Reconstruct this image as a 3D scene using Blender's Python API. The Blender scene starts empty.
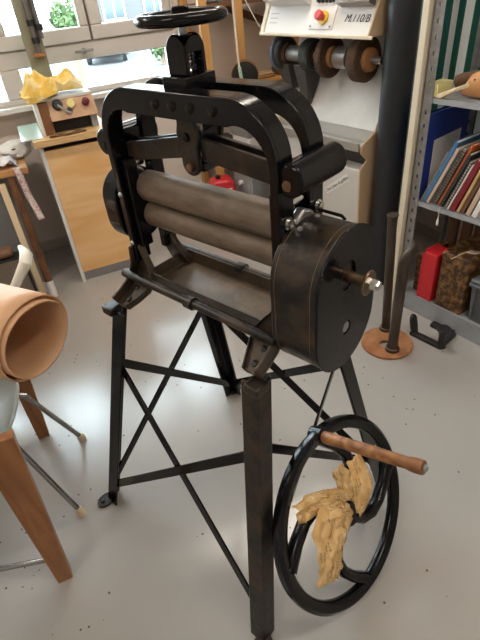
import bpy, bmesh, math, random
from mathutils import Vector as V3, Matrix, noise
from math import sin, cos, pi, radians as R
random.seed(7)
SC = bpy.context.scene
COL = SC.collection

# ------------------------------------------------------------------ materials
def mat(name, col, rough=.5, metal=0., col2=None, scale=8., detail=4., mix=(.35, .65), bump=0., bscale=60., stretch=(1, 1, 1), spec=.5, coat=0., rough2=None):
    m = bpy.data.materials.new(name); m.use_nodes = True
    nt = m.node_tree; b = nt.nodes['Principled BSDF']
    b.inputs['Base Color'].default_value = (*col, 1); b.inputs['Roughness'].default_value = rough
    b.inputs['Metallic'].default_value = metal; b.inputs['Specular IOR Level'].default_value = spec
    b.inputs['Coat Weight'].default_value = coat
    tc = nt.nodes.new('ShaderNodeTexCoord'); mp = nt.nodes.new('ShaderNodeMapping'); mp.inputs['Scale'].default_value = stretch
    nt.links.new(tc.outputs['Object'], mp.inputs['Vector'])
    if col2:
        n = nt.nodes.new('ShaderNodeTexNoise'); n.inputs['Scale'].default_value = scale; n.inputs['Detail'].default_value = detail
        n.inputs['Roughness'].default_value = .65
        nt.links.new(mp.outputs['Vector'], n.inputs['Vector'])
        r = nt.nodes.new('ShaderNodeValToRGB'); r.color_ramp.elements[0].position = mix[0]; r.color_ramp.elements[1].position = mix[1]
        r.color_ramp.elements[0].color = (*col, 1); r.color_ramp.elements[1].color = (*col2, 1)
        nt.links.new(n.outputs['Fac'], r.inputs['Fac']); nt.links.new(r.outputs['Color'], b.inputs['Base Color'])
        if rough2 is not None:
            mr = nt.nodes.new('ShaderNodeMapRange'); mr.inputs['From Min'].default_value = mix[0]; mr.inputs['From Max'].default_value = mix[1]
            mr.inputs['To Min'].default_value = rough; mr.inputs['To Max'].default_value = rough2
            nt.links.new(n.outputs['Fac'], mr.inputs['Value']); nt.links.new(mr.outputs['Result'], b.inputs['Roughness'])
    if bump:
        n2 = nt.nodes.new('ShaderNodeTexNoise'); n2.inputs['Scale'].default_value = bscale; n2.inputs['Detail'].default_value = 3
        nt.links.new(mp.outputs['Vector'], n2.inputs['Vector'])
        bp = nt.nodes.new('ShaderNodeBump'); bp.inputs['Strength'].default_value = bump; bp.inputs['Distance'].default_value = .01
        nt.links.new(n2.outputs['Fac'], bp.inputs['Height']); nt.links.new(bp.outputs['Normal'], b.inputs['Normal'])
    return m

def wood(name, c1, c2, axis=0, scale=3., rough=.45):
    m = bpy.data.materials.new(name); m.use_nodes = True
    nt = m.node_tree; b = nt.nodes['Principled BSDF']; b.inputs['Roughness'].default_value = rough
    tc = nt.nodes.new('ShaderNodeTexCoord'); mp = nt.nodes.new('ShaderNodeMapping')
    s = [5, 5, 5]; s[axis] = .8; mp.inputs['Scale'].default_value = s
    nt.links.new(tc.outputs['Object'], mp.inputs['Vector'])
    n = nt.nodes.new('ShaderNodeTexNoise'); n.inputs['Scale'].default_value = scale; n.inputs['Detail'].default_value = 2; n.inputs['Distortion'].default_value = .8
    nt.links.new(mp.outputs['Vector'], n.inputs['Vector'])
    mu = nt.nodes.new('ShaderNodeMath'); mu.operation = 'MULTIPLY'; mu.inputs[1].default_value = 9
    fr = nt.nodes.new('ShaderNodeMath'); fr.operation = 'PINGPONG'; fr.inputs[1].default_value = 1
    nt.links.new(n.outputs['Fac'], mu.inputs[0]); nt.links.new(mu.outputs[0], fr.inputs[0])
    r = nt.nodes.new('ShaderNodeValToRGB'); r.color_ramp.elements[0].color = (*c1, 1); r.color_ramp.elements[1].color = (*c2, 1)
    nt.links.new(fr.outputs[0], r.inputs['Fac']); nt.links.new(r.outputs['Color'], b.inputs['Base Color'])
    return m

def bands(name, c1, c2, freq, axis=0, duty=.5, rough=.8):
    m = bpy.data.materials.new(name); m.use_nodes = True
    nt = m.node_tree; b = nt.nodes['Principled BSDF']; b.inputs['Roughness'].default_value = rough
    tc = nt.nodes.new('ShaderNodeTexCoord'); sx = nt.nodes.new('ShaderNodeSeparateXYZ')
    nt.links.new(tc.outputs['Object'], sx.inputs[0])
    mu = nt.nodes.new('ShaderNodeMath'); mu.operation = 'MULTIPLY'; mu.inputs[1].default_value = freq
    fr = nt.nodes.new('ShaderNodeMath'); fr.operation = 'FRACT'; gt = nt.nodes.new('ShaderNodeMath'); gt.operation = 'GREATER_THAN'; gt.inputs[1].default_value = duty
    nt.links.new(sx.outputs[axis], mu.inputs[0]); nt.links.new(mu.outputs[0], fr.inputs[0]); nt.links.new(fr.outputs[0], gt.inputs[0])
    mx = nt.nodes.new('ShaderNodeMix'); mx.data_type = 'RGBA'; mx.inputs[6].default_value = (*c1, 1); mx.inputs[7].default_value = (*c2, 1)
    nt.links.new(gt.outputs[0], mx.inputs[0]); nt.links.new(mx.outputs[2], b.inputs['Base Color'])
    return m

def newsprint():
    m = bpy.data.materials.new('newsprint'); m.use_nodes = True
    nt = m.node_tree; b = nt.nodes['Principled BSDF']; b.inputs['Roughness'].default_value = .85
    uv = nt.nodes.new('ShaderNodeUVMap'); sx = nt.nodes.new('ShaderNodeSeparateXYZ'); nt.links.new(uv.outputs[0], sx.inputs[0])
    def M(op, a, bv=None, c=None):
        n = nt.nodes.new('ShaderNodeMath'); n.operation = op
        for i, x in enumerate((a, bv, c)):
            if x is None: continue
            if isinstance(x, (int, float)): n.inputs[i].default_value = x
            else: nt.links.new(x, n.inputs[i])
        return n.outputs[0]
    lines = M('GREATER_THAN', M('FRACT', M('MULTIPLY', sx.outputs[1], 11.)), .5)
    colm = M('GREATER_THAN', M('FRACT', M('MULTIPLY', sx.outputs[0], 3.2)), .18)
    nz = nt.nodes.new('ShaderNodeTexNoise'); nz.inputs['Scale'].default_value = 45; nt.links.new(uv.outputs[0], nz.inputs['Vector'])
    nb = nt.nodes.new('ShaderNodeTexNoise'); nb.inputs['Scale'].default_value = 2.6; nt.links.new(uv.outputs[0], nb.inputs['Vector'])
    words = M('GREATER_THAN', nz.outputs['Fac'], .5); area = M('GREATER_THAN', nb.outputs['Fac'], .5)
    ink = M('MULTIPLY', M('MULTIPLY', lines, colm), M('MULTIPLY', words, area))
    n2 = nt.nodes.new('ShaderNodeTexNoise'); n2.inputs['Scale'].default_value = 4; nt.links.new(uv.outputs[0], n2.inputs['Vector'])
    r = nt.nodes.new('ShaderNodeValToRGB'); r.color_ramp.elements[0].position = .35; r.color_ramp.elements[1].position = .7
    r.color_ramp.elements[0].color = (.60, .36, .13, 1); r.color_ramp.elements[1].color = (.82, .58, .30, 1)
    nt.links.new(n2.outputs['Fac'], r.inputs['Fac'])
    mx = nt.nodes.new('ShaderNodeMix'); mx.data_type = 'RGBA'; mx.inputs[7].default_value = (.10, .08, .06, 1)
    nt.links.new(M('MULTIPLY', ink, .8), mx.inputs[0]); nt.links.new(r.outputs['Color'], mx.inputs[6]); nt.links.new(mx.outputs[2], b.inputs['Base Color'])
    return m

def glassmat():
    m = bpy.data.materials.new('window_glass'); m.use_nodes = True; nt = m.node_tree
    out = nt.nodes['Material Output']; nt.nodes.remove(nt.nodes['Principled BSDF'])
    t = nt.nodes.new('ShaderNodeBsdfTransparent'); t.inputs[0].default_value = (.94, .97, .96, 1)
    g = nt.nodes.new('ShaderNodeBsdfGlossy'); g.inputs['Roughness'].default_value = .02
    f = nt.nodes.new('ShaderNodeFresnel'); f.inputs[0].default_value = 1.35
    mx = nt.nodes.new('ShaderNodeMixShader'); nt.links.new(f.outputs[0], mx.inputs[0]); nt.links.new(t.outputs[0], mx.inputs[1]); nt.links.new(g.outputs[0], mx.inputs[2])
    nt.links.new(mx.outputs[0], out.inputs[0]); return m

def lampmat(strength):
    m = bpy.data.materials.new('lamp_diffuser'); m.use_nodes = True; b = m.node_tree.nodes['Principled BSDF']
    b.inputs['Emission Color'].default_value = (1, .89, .76, 1); b.inputs['Emission Strength'].default_value = strength; return m

def floormat():
    m = mat('epoxy_floor', (.37, .352, .332), rough=.20, col2=(.40, .382, .36), scale=1.3, mix=(.2, .8), bump=.03, bscale=14., spec=.7)
    nt = m.node_tree; b = nt.nodes['Principled BSDF']
    src = b.inputs['Base Color'].links[0].from_socket
    tc = nt.nodes.new('ShaderNodeTexCoord')
    v = nt.nodes.new('ShaderNodeTexVoronoi'); v.inputs['Scale'].default_value = 26; nt.links.new(tc.outputs['Object'], v.inputs['Vector'])
    lt = nt.nodes.new('ShaderNodeMath'); lt.operation = 'LESS_THAN'; lt.inputs[1].default_value = .10; nt.links.new(v.outputs['Distance'], lt.inputs[0])
    n = nt.nodes.new('ShaderNodeTexNoise'); n.inputs['Scale'].default_value = 3.2; nt.links.new(tc.outputs['Object'], n.inputs['Vector'])
    gt = nt.nodes.new('ShaderNodeMath'); gt.operation = 'GREATER_THAN'; gt.inputs[1].default_value = .545; nt.links.new(n.outputs['Fac'], gt.inputs[0])
    mu = nt.nodes.new('ShaderNodeMath'); mu.operation = 'MULTIPLY'; nt.links.new(lt.outputs[0], mu.inputs[0]); nt.links.new(gt.outputs[0], mu.inputs[1])
    mx = nt.nodes.new('ShaderNodeMix'); mx.data_type = 'RGBA'; mx.inputs[7].default_value = (.10, .09, .085, 1)
    nt.links.new(mu.outputs[0], mx.inputs[0]); nt.links.new(src, mx.inputs[6]); nt.links.new(mx.outputs[2], b.inputs['Base Color'])
    return m

M = dict(
    iron=mat('black_enamelled_iron', (.0035, .004, .0055), .17, col2=(.016, .012, .009), scale=9, mix=(.56, .85), bump=.045, bscale=30, rough2=.42, spec=.26),
    ironw=mat('worn_brown_iron', (.008, .0075, .007), .34, col2=(.07, .043, .024), scale=11, mix=(.46, .72), bump=.2, bscale=40, rough2=.55, metal=.2),
    rustiron=mat('rusty_iron', (.09, .05, .03), .6, col2=(.2, .1, .045), scale=20, mix=(.4, .65), bump=.25, bscale=60, metal=.3),
    roller=mat('roller_steel', (.105, .076, .052), .55, col2=(.21, .16, .115), scale=16, mix=(.35, .7), metal=.2, bump=.1, stretch=(.6, 2, 2)),
    tray=mat('tray_steel', (.040, .030, .021), .45, col2=(.125, .085, .052), scale=8, mix=(.35, .7), metal=.5, bump=.12),
    steel=mat('bright_steel', (.62, .62, .60), .22, metal=1.),
    dullsteel=mat('dull_steel', (.36, .36, .36), .38, metal=.8),
    footiron=mat('brown_rubbed_iron', (.016, .012, .009), .38, col2=(.085, .055, .033), scale=13, mix=(.35, .7), metal=.2, bump=.1),
    shaft=mat('brown_steel_shaft', (.10, .065, .04), .3, col2=(.22, .15, .09), scale=20, metal=.8), brass=mat('brass', (.55, .36, .16), .35, metal=.9),
    pinstripe=mat('gold_pinstripe', (.16, .11, .05), .5),
    handle=wood('handle_wood', (.17, .065, .022), (.36, .16, .055), 0, 2.2, .38),
    ply=wood('plywood', (.76, .43, .165), (.86, .56, .28), 0, 1.0, .5),
    plyedge=wood('plywood_edge', (.58, .36, .16), (.68, .46, .23), 0, 2., .5),
    pine=wood('pine_post', (.50, .25, .08), (.60, .33, .12), 2, 2., .5),
    tablewood=wood('table_wood', (.23, .085, .025), (.30, .125, .04), 2, 2.4, .4),
    benchwood=wood('bench_wood', (.52, .25, .09), (.62, .34, .14), 0, 2., .5),
    darkwood=mat('dark_stick', (.05, .022, .012), .5, col2=(.22, .09, .03), scale=14, stretch=(1, 1, .3)),
    white=mat('white_paint', (.72, .71, .69), .4),
    wframe=mat('window_frame_white', (.63, .60, .57), .4),
    cream=mat('cream_paint', (.72, .64, .50), .5),
    creamtan=mat('tan_side_panel', (.62, .44, .27), .45),
    splash=mat('splash_panel', (.60, .59, .57), .4, col2=(.70, .69, .67), scale=6),
    greymetal=mat('grey_painted_metal', (.28, .29, .30), .45),
    shelfgrey=mat('shelf_grey', (.30, .32, .34), .42, col2=(.36, .37, .385), scale=12),
    upright=mat('zinc_upright', (.24, .24, .245), .4, col2=(.34, .34, .34), scale=30, metal=.5),
    black=mat('black_plastic', (.012, .012, .013), .4),
    blackpipe=mat('black_rubber_pipe', (.011, .014, .018), .40, col2=(.017, .02, .025), scale=10),
    wallw=mat('wall_plaster', (.72, .65, .59), .8, col2=(.75, .68, .62), scale=3, bump=.04, bscale=80),
    wallin=mat('wall_white', (.74, .71, .67), .8),
    ceil=mat('ceiling_white', (.84, .83, .81), .9),
    base=mat('skirting_grey', (.52, .47, .43), .6),
    toekick=mat('toe_kick_aluminium', (.33, .33, .35), .35, metal=.6),
    leather=mat('tan_leather', (.56, .31, .16), .55, col2=(.62, .37, .21), scale=5, bump=.08, bscale=120),
    leatherin=mat('leather_flesh_side', (.48, .22, .085), .8, col2=(.55, .27, .12), scale=18),
    shell=mat('chair_shell', (.40, .41, .365), .42),
    shellw=mat('chair_shell_white', (.74, .71, .62), .4),
    chrome=mat('chrome', (.30, .30, .295), .22, metal=1.),
    foot=mat('cream_foot', (.74, .62, .42), .5),
    taupe=mat('taupe_board', (.17, .135, .105), .6, col2=(.20, .16, .125), scale=4),
    greyboard=mat('grey_board', (.22, .225, .23), .55),
    yellow=mat('yellow_cloth', (.74, .48, .09), .9, col2=(.86, .74, .42), scale=9, mix=(.45, .62), bump=.1),
    green=mat('pale_green', (.42, .56, .46), .25),
    postgreen=mat('olive_grey_post', (.25, .24, .17), .5),
    hardware=mat('grey_steel_rod', (.20, .19, .19), .4, metal=.6),
    panelwood=mat('control_panel_tan', (.55, .33, .20), .5, col2=(.62, .40, .26), scale=10),
    devside=mat('device_side_brown', (.20, .085, .035), .5, col2=(.26, .12, .05), scale=6),
    red=mat('red_plastic', (.62, .02, .03), .4),
    redcan=mat('red_canister', (.55, .02, .03), .35),
    purple=mat('purple_knob', (.12, .01, .03), .3),
    blue=mat('blue_folder', (.012, .03, .22), .45, col2=(.016, .04, .28), scale=5),
    bluebook=mat('blue_cover', (.06, .19, .40), .5), beige=mat('beige_cover', (.55, .42, .33), .7), greycover=mat('grey_cover', (.22, .20, .18), .6),
    paper=mat('paper_white', (.75, .73, .70), .8), redbook=mat('dark_red_cover', (.20, .012, .02), .5), tan=mat('tan_cover', (.50, .32, .15), .7),
    orange=mat('orange_cover', (.55, .13, .03), .6), darkcover=mat('dark_cover', (.03, .028, .027), .5), brownbook=mat('brown_cover', (.16, .08, .04), .6),
    marble=mat('brown_marbled_paper', (.05, .022, .01), .45, col2=(.36, .19, .06), scale=32, mix=(.45, .68)),
    crate=mat('grey_crate', (.11, .12, .125), .5), lastw=wood('shoe_last_wood', (.55, .25, .09), (.66, .34, .15), 0, 1.5, .4),
    palewood=mat('pale_wood', (.68, .54, .35), .5), yellowbox=mat('yellow_box', (.74, .66, .30), .6), greenp=mat('green_tool', (.12, .32, .20), .5),
    stripes=bands('green_white_stripes', (.86, .92, .95), (.012, .12, .095), 14., 0, .5),
    iron2=mat('black_cast_iron', (.016, .016, .017), .45), rustplate=mat('rust_plate', (.27, .10, .035), .75, col2=(.42, .20, .09), scale=14, bump=.2),
    rod=mat('patinated_rod', (.055, .042, .034), .45, col2=(.11, .08, .058), scale=12, metal=.6, stretch=(2, 2, .5)),
    hub=mat('wheel_hub', (.4, .4, .4), .28, metal=.9), abr=mat('abrasive_disc', (.025, .024, .024), .8), abrblue=mat('blue_grey_disc', (.10, .14, .19), .6),
    brush=mat('brown_brush', (.045, .022, .012), .9, col2=(.09, .045, .02), scale=60, bump=.5, bscale=200), brushcore=mat('brush_core', (.35, .16, .06), .5),
    chute=mat('chute_dark', (.055, .048, .043), .5), ink=mat('black_ink', (.02, .02, .022), .6),
    paleprint=mat('printed_cotton', (.74, .68, .67), .8, col2=(.62, .30, .27), scale=95, mix=(.50, .56)),
    cottonblue=mat('printed_cotton_blue', (.74, .72, .74), .8, col2=(.12, .2, .55), scale=16, mix=(.56, .62)),
    rope=mat('white_cord', (.72, .70, .64), .7), road=mat('asphalt_pale', (.06, .066, .07), .9, col2=(.085, .088, .09), scale=.6),
    leaf=mat('leaf_green', (.03, .065, .015), .9, col2=(.06, .10, .03), scale=3), render=mat('house_render', (.09, .09, .09), .9),
    carpaint=mat('grey_car_paint', (.02, .024, .028), .5), darkglass=mat('dark_glass', (.05, .07, .08), .1), newsprint=newsprint(), glass=glassmat(), lamp=lampmat(21.), floor=floormat(),
    bark=mat('bark', (.14, .10, .07), .9), cardboard=mat('cardboard', (.45, .29, .15), .8), rubber=mat('tyre_rubber', (.02, .02, .02), .8),
    dirtsteel=mat('hood_steel', (.30, .27, .24), .35, metal=.6),
)

# ------------------------------------------------------------------ mesh helpers
class MB:
    def __init__(s): s.bm = bmesh.new(); s.uv = None
    def _add(s, vs, fs, smooth=False):
        b = [s.bm.verts.new(v) for v in vs]
        for f in fs:
            try: fc = s.bm.faces.new([b[i] for i in f]); fc.smooth = smooth
            except ValueError: pass
        return b
    def box(s, a, b):
        (x0, y0, z0), (x1, y1, z1) = a, b
        return s.hexa([(x0, y0, z0), (x1, y0, z0), (x1, y1, z0), (x0, y1, z0)], [(x0, y0, z1), (x1, y0, z1), (x1, y1, z1), (x0, y1, z1)])
    def hexa(s, lo, hi):
        s._add(list(lo) + list(hi), [(3, 2, 1, 0), (4, 5, 6, 7), (0, 1, 5, 4), (1, 2, 6, 5), (2, 3, 7, 6), (3, 0, 4, 7)]); return s
    def bar(s, p, q, w, t, side):   # rectangular bar from p to q; w along 'side', t across
        p, q = V3(p), V3(q); d = (q - p).normalized(); sd = V3(side); sd = (sd - d * sd.dot(d)).normalized(); n = d.cross(sd)
        c = [sd * w / 2 + n * t / 2, sd * -w / 2 + n * t / 2, sd * -w / 2 - n * t / 2, sd * w / 2 - n * t / 2]
        return s.hexa([p + k for k in c], [q + k for k in c])
    def tube(s, pts, r, n=14, caps=True, closed=False, flat=1.):
        pts = [V3(p) for p in pts]; rr = r if isinstance(r, (list, tuple)) else [r] * len(pts)
        L = len(pts); rings = []; ref = None
        for i, p in enumerate(pts):
            if closed: d = pts[(i + 1) % L] - pts[i - 1]
            else: d = pts[min(i + 1, L - 1)] - pts[max(i - 1, 0)]
            d.normalize()
            if ref is None:
                ref = V3((0, 0, 1)) if abs(d.z) < .9 else V3((1, 0, 0))
            ref = (ref - d * ref.dot(d)).normalized(); b2 = d.cross(ref)
            rings.append([s.bm.verts.new(p + (ref * cos(2 * pi * k / n) + b2 * flat * sin(2 * pi * k / n)) * rr[i]) for k in range(n)])
        for i in range(L if closed else L - 1):
            A, B = rings[i], rings[(i + 1) % L]
            for k in range(n):
                f = s.bm.faces.new((A[k], A[(k + 1) % n], B[(k + 1) % n], B[k])); f.smooth = True
        if caps and not closed:
            s.bm.faces.new(rings[0][::-1]); s.bm.faces.new(rings[-1])
        return s
    def cyl(s, p, q, r, n=24, r2=None): return s.tube([p, q], [r, r if r2 is None else r2], n)
    def lathe(s, prof, o, ax, n=32, ref=(0, 0, 1), caps=True):   # prof: (radius, along axis)
        o, ax = V3(o), V3(ax).normalized(); a = V3(ref); 
        if abs(a.dot(ax)) > .9: a = V3((1, 0, 0))
        a = (a - ax * a.dot(ax)).normalized(); b = ax.cross(a); rings = []
        for r, h in prof:
            rings.append([s.bm.verts.new(o + ax * h + (a * cos(2 * pi * k / n) + b * sin(2 * pi * k / n)) * max(r, 1e-5)) for k in range(n)])
        for i in range(len(prof) - 1):
            for k in range(n):
                f = s.bm.faces.new((rings[i][k], rings[i][(k + 1) % n], rings[i + 1][(k + 1) % n], rings[i + 1][k])); f.smooth = True
        if prof[0] == prof[-1]: return s
        if prof[0][0] > 1e-4 and caps: s.bm.faces.new(rings[0][::-1])
        if prof[-1][0] > 1e-4 and caps: s.bm.faces.new(rings[-1])
        return s
    def prism(s, poly, a, b, f):   # poly of 2D points; f(x, y, h) -> 3D
        n = len(poly); A = [s.bm.verts.new(f(x, y, a)) for x, y in poly]; B = [s.bm.verts.new(f(x, y, b)) for x, y in poly]
        s.bm.faces.new(A[::-1]); s.bm.faces.new(B)
        for i in range(n): s.bm.faces.new((A[i], A[(i + 1) % n], B[(i + 1) % n], B[i]))
        return s
    def sweep(s, pts, half_w, thick, wdir, up=None):   # strip of width along wdir, thickness along the path normal
        pts = [V3(p) for p in pts]; w = V3(wdir).normalized(); rings = []
        for i, p in enumerate(pts):
            d = (pts[min(i + 1, len(pts) - 1)] - pts[max(i - 1, 0)]).normalized(); n = w.cross(d).normalized()
            a, b = half_w[i] if isinstance(half_w, list) else (-half_w, half_w)
            rings.append([s.bm.verts.new(p + w * x + n * y) for x, y in ((a, 0), (b, 0), (b, thick), (a, thick))])
        for i in range(len(pts) - 1):
            for k in range(4): s.bm.faces.new((rings[i][k], rings[i][(k + 1) % 4], rings[i + 1][(k + 1) % 4], rings[i + 1][k]))
        s.bm.faces.new(rings[0][::-1]); s.bm.faces.new(rings[-1]); return s
    def grid(s, f, nu, nv, thick=0., uv=True):
        if uv and s.uv is None: s.uv = s.bm.loops.layers.uv.new('UVMap')
        vs = [[s.bm.verts.new(f(i / nu, j / nv)) for j in range(nv + 1)] for i in range(nu + 1)]
        for i in range(nu):
            for j in range(nv):
                fc = s.bm.faces.new((vs[i][j], vs[i + 1][j], vs[i + 1][j + 1], vs[i][j + 1])); fc.smooth = True
                if uv:
                    for lp, (x, y) in zip(fc.loops, ((i, j), (i + 1, j), (i + 1, j + 1), (i, j + 1))): lp[s.uv].uv = (x / nu, y / nv)
        return s
    def plate_holes(s, outer, holes, f, a, b):     # plate with holes; f(x,y,h)
        for h in (a, b):
            ed = []
            for poly in [outer] + holes:
                vs = [s.bm.verts.new(f(x, y, h)) for x, y in poly]
                ed += [s.bm.edges.new((vs[i], vs[(i + 1) % len(vs)])) for i in range(len(vs))]
            bmesh.ops.triangle_fill(s.bm, use_beauty=True, edges=ed)
        for poly in [outer] + holes:
            A = [s.bm.verts.new(f(x, y, a)) for x, y in poly]; B = [s.bm.verts.new(f(x, y, b)) for x, y in poly]
            for i in range(len(poly)): s.bm.faces.new((A[i], A[(i + 1) % len(poly)], B[(i + 1) % len(poly)], B[i]))
        bmesh.ops.remove_doubles(s.bm, verts=s.bm.verts, dist=1e-6); return s
    def build(s, name, m, parent=None, bevel=0., solid=0., label=None, sub=0):
        bmesh.ops.recalc_face_normals(s.bm, faces=s.bm.faces)
        me = bpy.data.meshes.new(name); s.bm.to_mesh(me); s.bm.free()
        me.shade_smooth(); me.set_sharp_from_angle(angle=R(38))
        o = bpy.data.objects.new(name, me); COL.objects.link(o)
        for k in (m if isinstance(m, list) else [m]): me.materials.append(k)
        if parent: o.parent = parent
        if sub:
            md = o.modifiers.new('s', 'SUBSURF'); md.levels = md.render_levels = sub
        if solid:
            md = o.modifiers.new('t', 'SOLIDIFY'); md.thickness = solid; md.offset = 0
        if bevel:
            md = o.modifiers.new('b', 'BEVEL'); md.width = bevel; md.segments = 2; md.limit_method = 'ANGLE'; md.angle_limit = R(40)
        if label: o['label'] = label
        return o

def tag(o, label, cat, group=None, kind=None):
    o['label'] = label; o['category'] = cat
    if group: o['group'] = group
    if kind: o['kind'] = kind
    return o
def thing(name, label, cat, loc=(0, 0, 0), rz=0., group=None):
    o = bpy.data.objects.new(name, None); COL.objects.link(o); o.empty_display_size = .05
    o.location = loc; o.rotation_euler = (0, 0, rz); return tag(o, label, cat, group)
def struct(o): o['kind'] = 'structure'; return o
def copy_tree(o, parent=None):
    c = o.copy(); COL.objects.link(c)
    if parent: c.parent = parent
    for ch in list(o.children): copy_tree(ch, c)
    return c
def text(name, body, size, m, parent, loc, rot, shear=0., ext=.0006, label=None):
    cu = bpy.data.curves.new(name, 'FONT'); cu.body = body; cu.size = size; cu.extrude = ext; cu.align_x = 'CENTER'; cu.align_y = 'CENTER'; cu.shear = shear
    t = bpy.data.objects.new('tmp', cu); COL.objects.link(t)
    dg = bpy.context.evaluated_depsgraph_get(); me = bpy.data.meshes.new_from_object(t.evaluated_get(dg)); bpy.data.objects.remove(t)
    me.materials.clear(); me.materials.append(m)
    o = bpy.data.objects.new(name, me); COL.objects.link(o); o.parent = parent; o.location = loc; o.rotation_euler = rot
    if label: o['label'] = label
    return o
def arc(cx, cy, r, a0, a1, n, ry=None):
    return [(cx + r * cos(R(a0 + (a1 - a0) * i / n)), cy + (ry or r) * sin(R(a0 + (a1 - a0) * i / n))) for i in range(n + 1)]
def fbm(x, y, z): return noise.fractal(V3((x, y, z)), 1., 2., 4)

PH = R(21.)
def W(p, q, z=0.): return V3((cos(PH) * p - sin(PH) * q, sin(PH) * p + cos(PH) * q, z))   # room axes: p along the window wall, q towards it

# ------------------------------------------------------------------ camera
cam = bpy.data.cameras.new('camera'); co = bpy.data.objects.new('camera', cam); COL.objects.link(co); SC.camera = co
cam.sensor_fit = 'VERTICAL'; cam.sensor_height = 24.; cam.lens = 24. * 476 / 640; cam.clip_start = .02
rt, dw, fo = V3((.994162, -.063824, -.086992)), V3((-.107894, -.588090, -.801566)), V3((0., .806273, -.591544))
co.matrix_world = Matrix(((rt.x, -dw.x, -fo.x, 0), (rt.y, -dw.y, -fo.y, 0), (rt.z, -dw.z, -fo.z, 1.55), (0, 0, 0, 1)))

# ------------------------------------------------------------------ room shell (built in room axes, then turned)
def room(o): o.rotation_euler = (0, 0, PH); return o
PL, PR, QB, QW, ZC = -3., 2.25, -2.6, 3.52, 2.75
WL, WR, WZ0, WZ1 = -1.75, 1.12, .985, 2.32       # window opening
struct(room(MB().box((PL - .2, QB - .2, -.1), (PR + .2, QW + .3, 0)).build('floor', M['floor'])))
struct(room(MB().box((PL - .2, QB - .2, ZC), (PR + .2, QW + .3, ZC + .1)).build('ceiling', M['ceil'])))
w = MB(); w.box((PL, QW, 0), (PR, QW + .28, WZ0)).box((PL, QW, WZ1), (PR, QW + .28, ZC)).box((PL, QW, WZ0), (WL, QW + .28, WZ1)).box((WR, QW, WZ0), (PR, QW + .28, WZ1))
struct(room(w.build('wall_back', M['wallw'])))
struct(room(MB().box((PR, QB, 0), (PR + .15, QW + .28, ZC)).build('wall_right', M['wallw'])))
struct(room(MB().box((PL - .15, QB, 0), (PL, QW + .28, ZC)).build('wall_left', M['wallin'])))
struct(room(MB().box((PL, QB - .15, 0), (PR, QB, ZC)).build('wall_front', M['wallin'])))
struct(room(MB().box((PL, QW - .014, 0), (PR, QW, .075)).build('baseboard_back', M['base'], bevel=.004)))
struct(room(MB().box((PR - .014, QB, 0), (PR, QW - .014, .075)).build('baseboard_right', M['base'], bevel=.004)))

# window: fixed lower light under a transom, tilt casements above
win = bpy.data.objects.new('window_1', None); COL.objects.link(win); win.rotation_euler = (0, 0, PH); win['kind'] = 'structure'
fr = MB(); q0, q1 = 3.50, 3.57
fr.box((WL, q0, WZ0), (WR, q1, 1.018)).box((WL, q0, 1.178), (WR, q1, 1.272)).box((WL, q0, 2.27), (WR, q1, WZ1))
for a, b in ((WL, WL + .05), (1.036, WR), (-.02, .09), (-1.0, -.9)): fr.box((a, q0, 1.018), (b, q1, 1.178))
for a, b in ((WL, WL + .03), (1.095, WR)): fr.box((a, q0, 1.272), (b, q1, 2.27))
fr.box((WL, 3.5415, 1.255), (WR, 3.572, 1.31)).box((WL, 3.5415, 2.23), (WR, 3.572, 2.30))
for a in (-1.145, -.565, 0., .567): fr.box((a - .03, 3.5415, 1.31), (a + .03, 3.572, 2.23))
fr.build('window_frame', M['wframe'], win, bevel=.006)
for a, b in ((-1.72, -1.15), (-1.14, -.57), (-.56, -.005), (.005, .562), (.572, 1.095)):
    sa = MB(); x = .076
    sa.box((a, 3.482, 1.276), (b, 3.54, 1.354)).box((a, 3.482, 2.19), (b, 3.54, 2.268)).box((a, 3.482, 1.354), (a + x, 3.54, 2.19)).box((b - x * .7, 3.482, 1.354), (b, 3.54, 2.19))
    so = sa.build('casement_sash', M['wframe'], win, bevel=.008)
    MB().box((a + x - .005, 3.512, 1.35), (b - x * .7 + .005, 3.518, 2.195)).build('pane', M['glass'], so)
for a, b in ((WL + .045, -.99), (-.905, -.015), (.085, 1.04)):
    MB().box((a, 3.53, 1.014), (b, 3.536, 1.182)).build('pane', M['glass'], win)
for px_ in (.50, -.62):
    MB().box((px_ - .012, 3.472, 1.212), (px_ + .012, 3.5, 1.24)).box((px_ - .06, 3.462, 1.219), (px_ + .055, 3.474, 1.234)).build('window_handle', M['dullsteel'], win, bevel=.003)
MB().box((.045, 3.47, 1.40), (.062, 3.482, 1.50)).build('window_hinge', M['dullsteel'], win)
struct(room(MB().box((WL - .03, 3.42, .955), (WR + .03, 3.52, .985)).build('trim_1', M['white'], bevel=.004)))

# ------------------------------------------------------------------ outside the window: street about 1.4 m below the floor
GZ = -1.4
struct(room(MB().box((-60, QW + .6, GZ - .2), (70, 75, GZ)).build('street', M['road'])))
def car(p, q, rz, label):
    t = thing('parked_car', label, 'car', W(p, q, GZ), PH + rz, 'cars parked in the street')
    b = MB(); prof = [(-2.1, .3), (-2.1, .8), (-1.5, .92), (-.9, 1.42), (.75, 1.45), (1.4, .95), (2.05, .85), (2.1, .3)]
    b.prism(prof, -.85, .85, lambda x, y, h: (x, h, y)); b.build('car_body', M['carpaint'], t, bevel=.06)
    for sy in (-1, 1):
        MB().prism([(-1.3, .95), (-.85, 1.35), (.7, 1.38), (1.2, .97)], sy * .86 - .01, sy * .86 + .01, lambda x, y, h: (x, h, y)).build('side_window', M['darkglass'], t)
        for x in (-1.3, 1.3): MB().cyl((x, sy * .72, .31), (x, sy * .9, .31), .31).build('wheel', M['rubber'], t)
    MB().prism([(1.42, .98), (.80, 1.42), (.82, 1.45), (1.46, .99)], -.72, .72, lambda x, y, h: (x, h, y)).build('windscreen', M['darkglass'], t)
    return t
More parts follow.
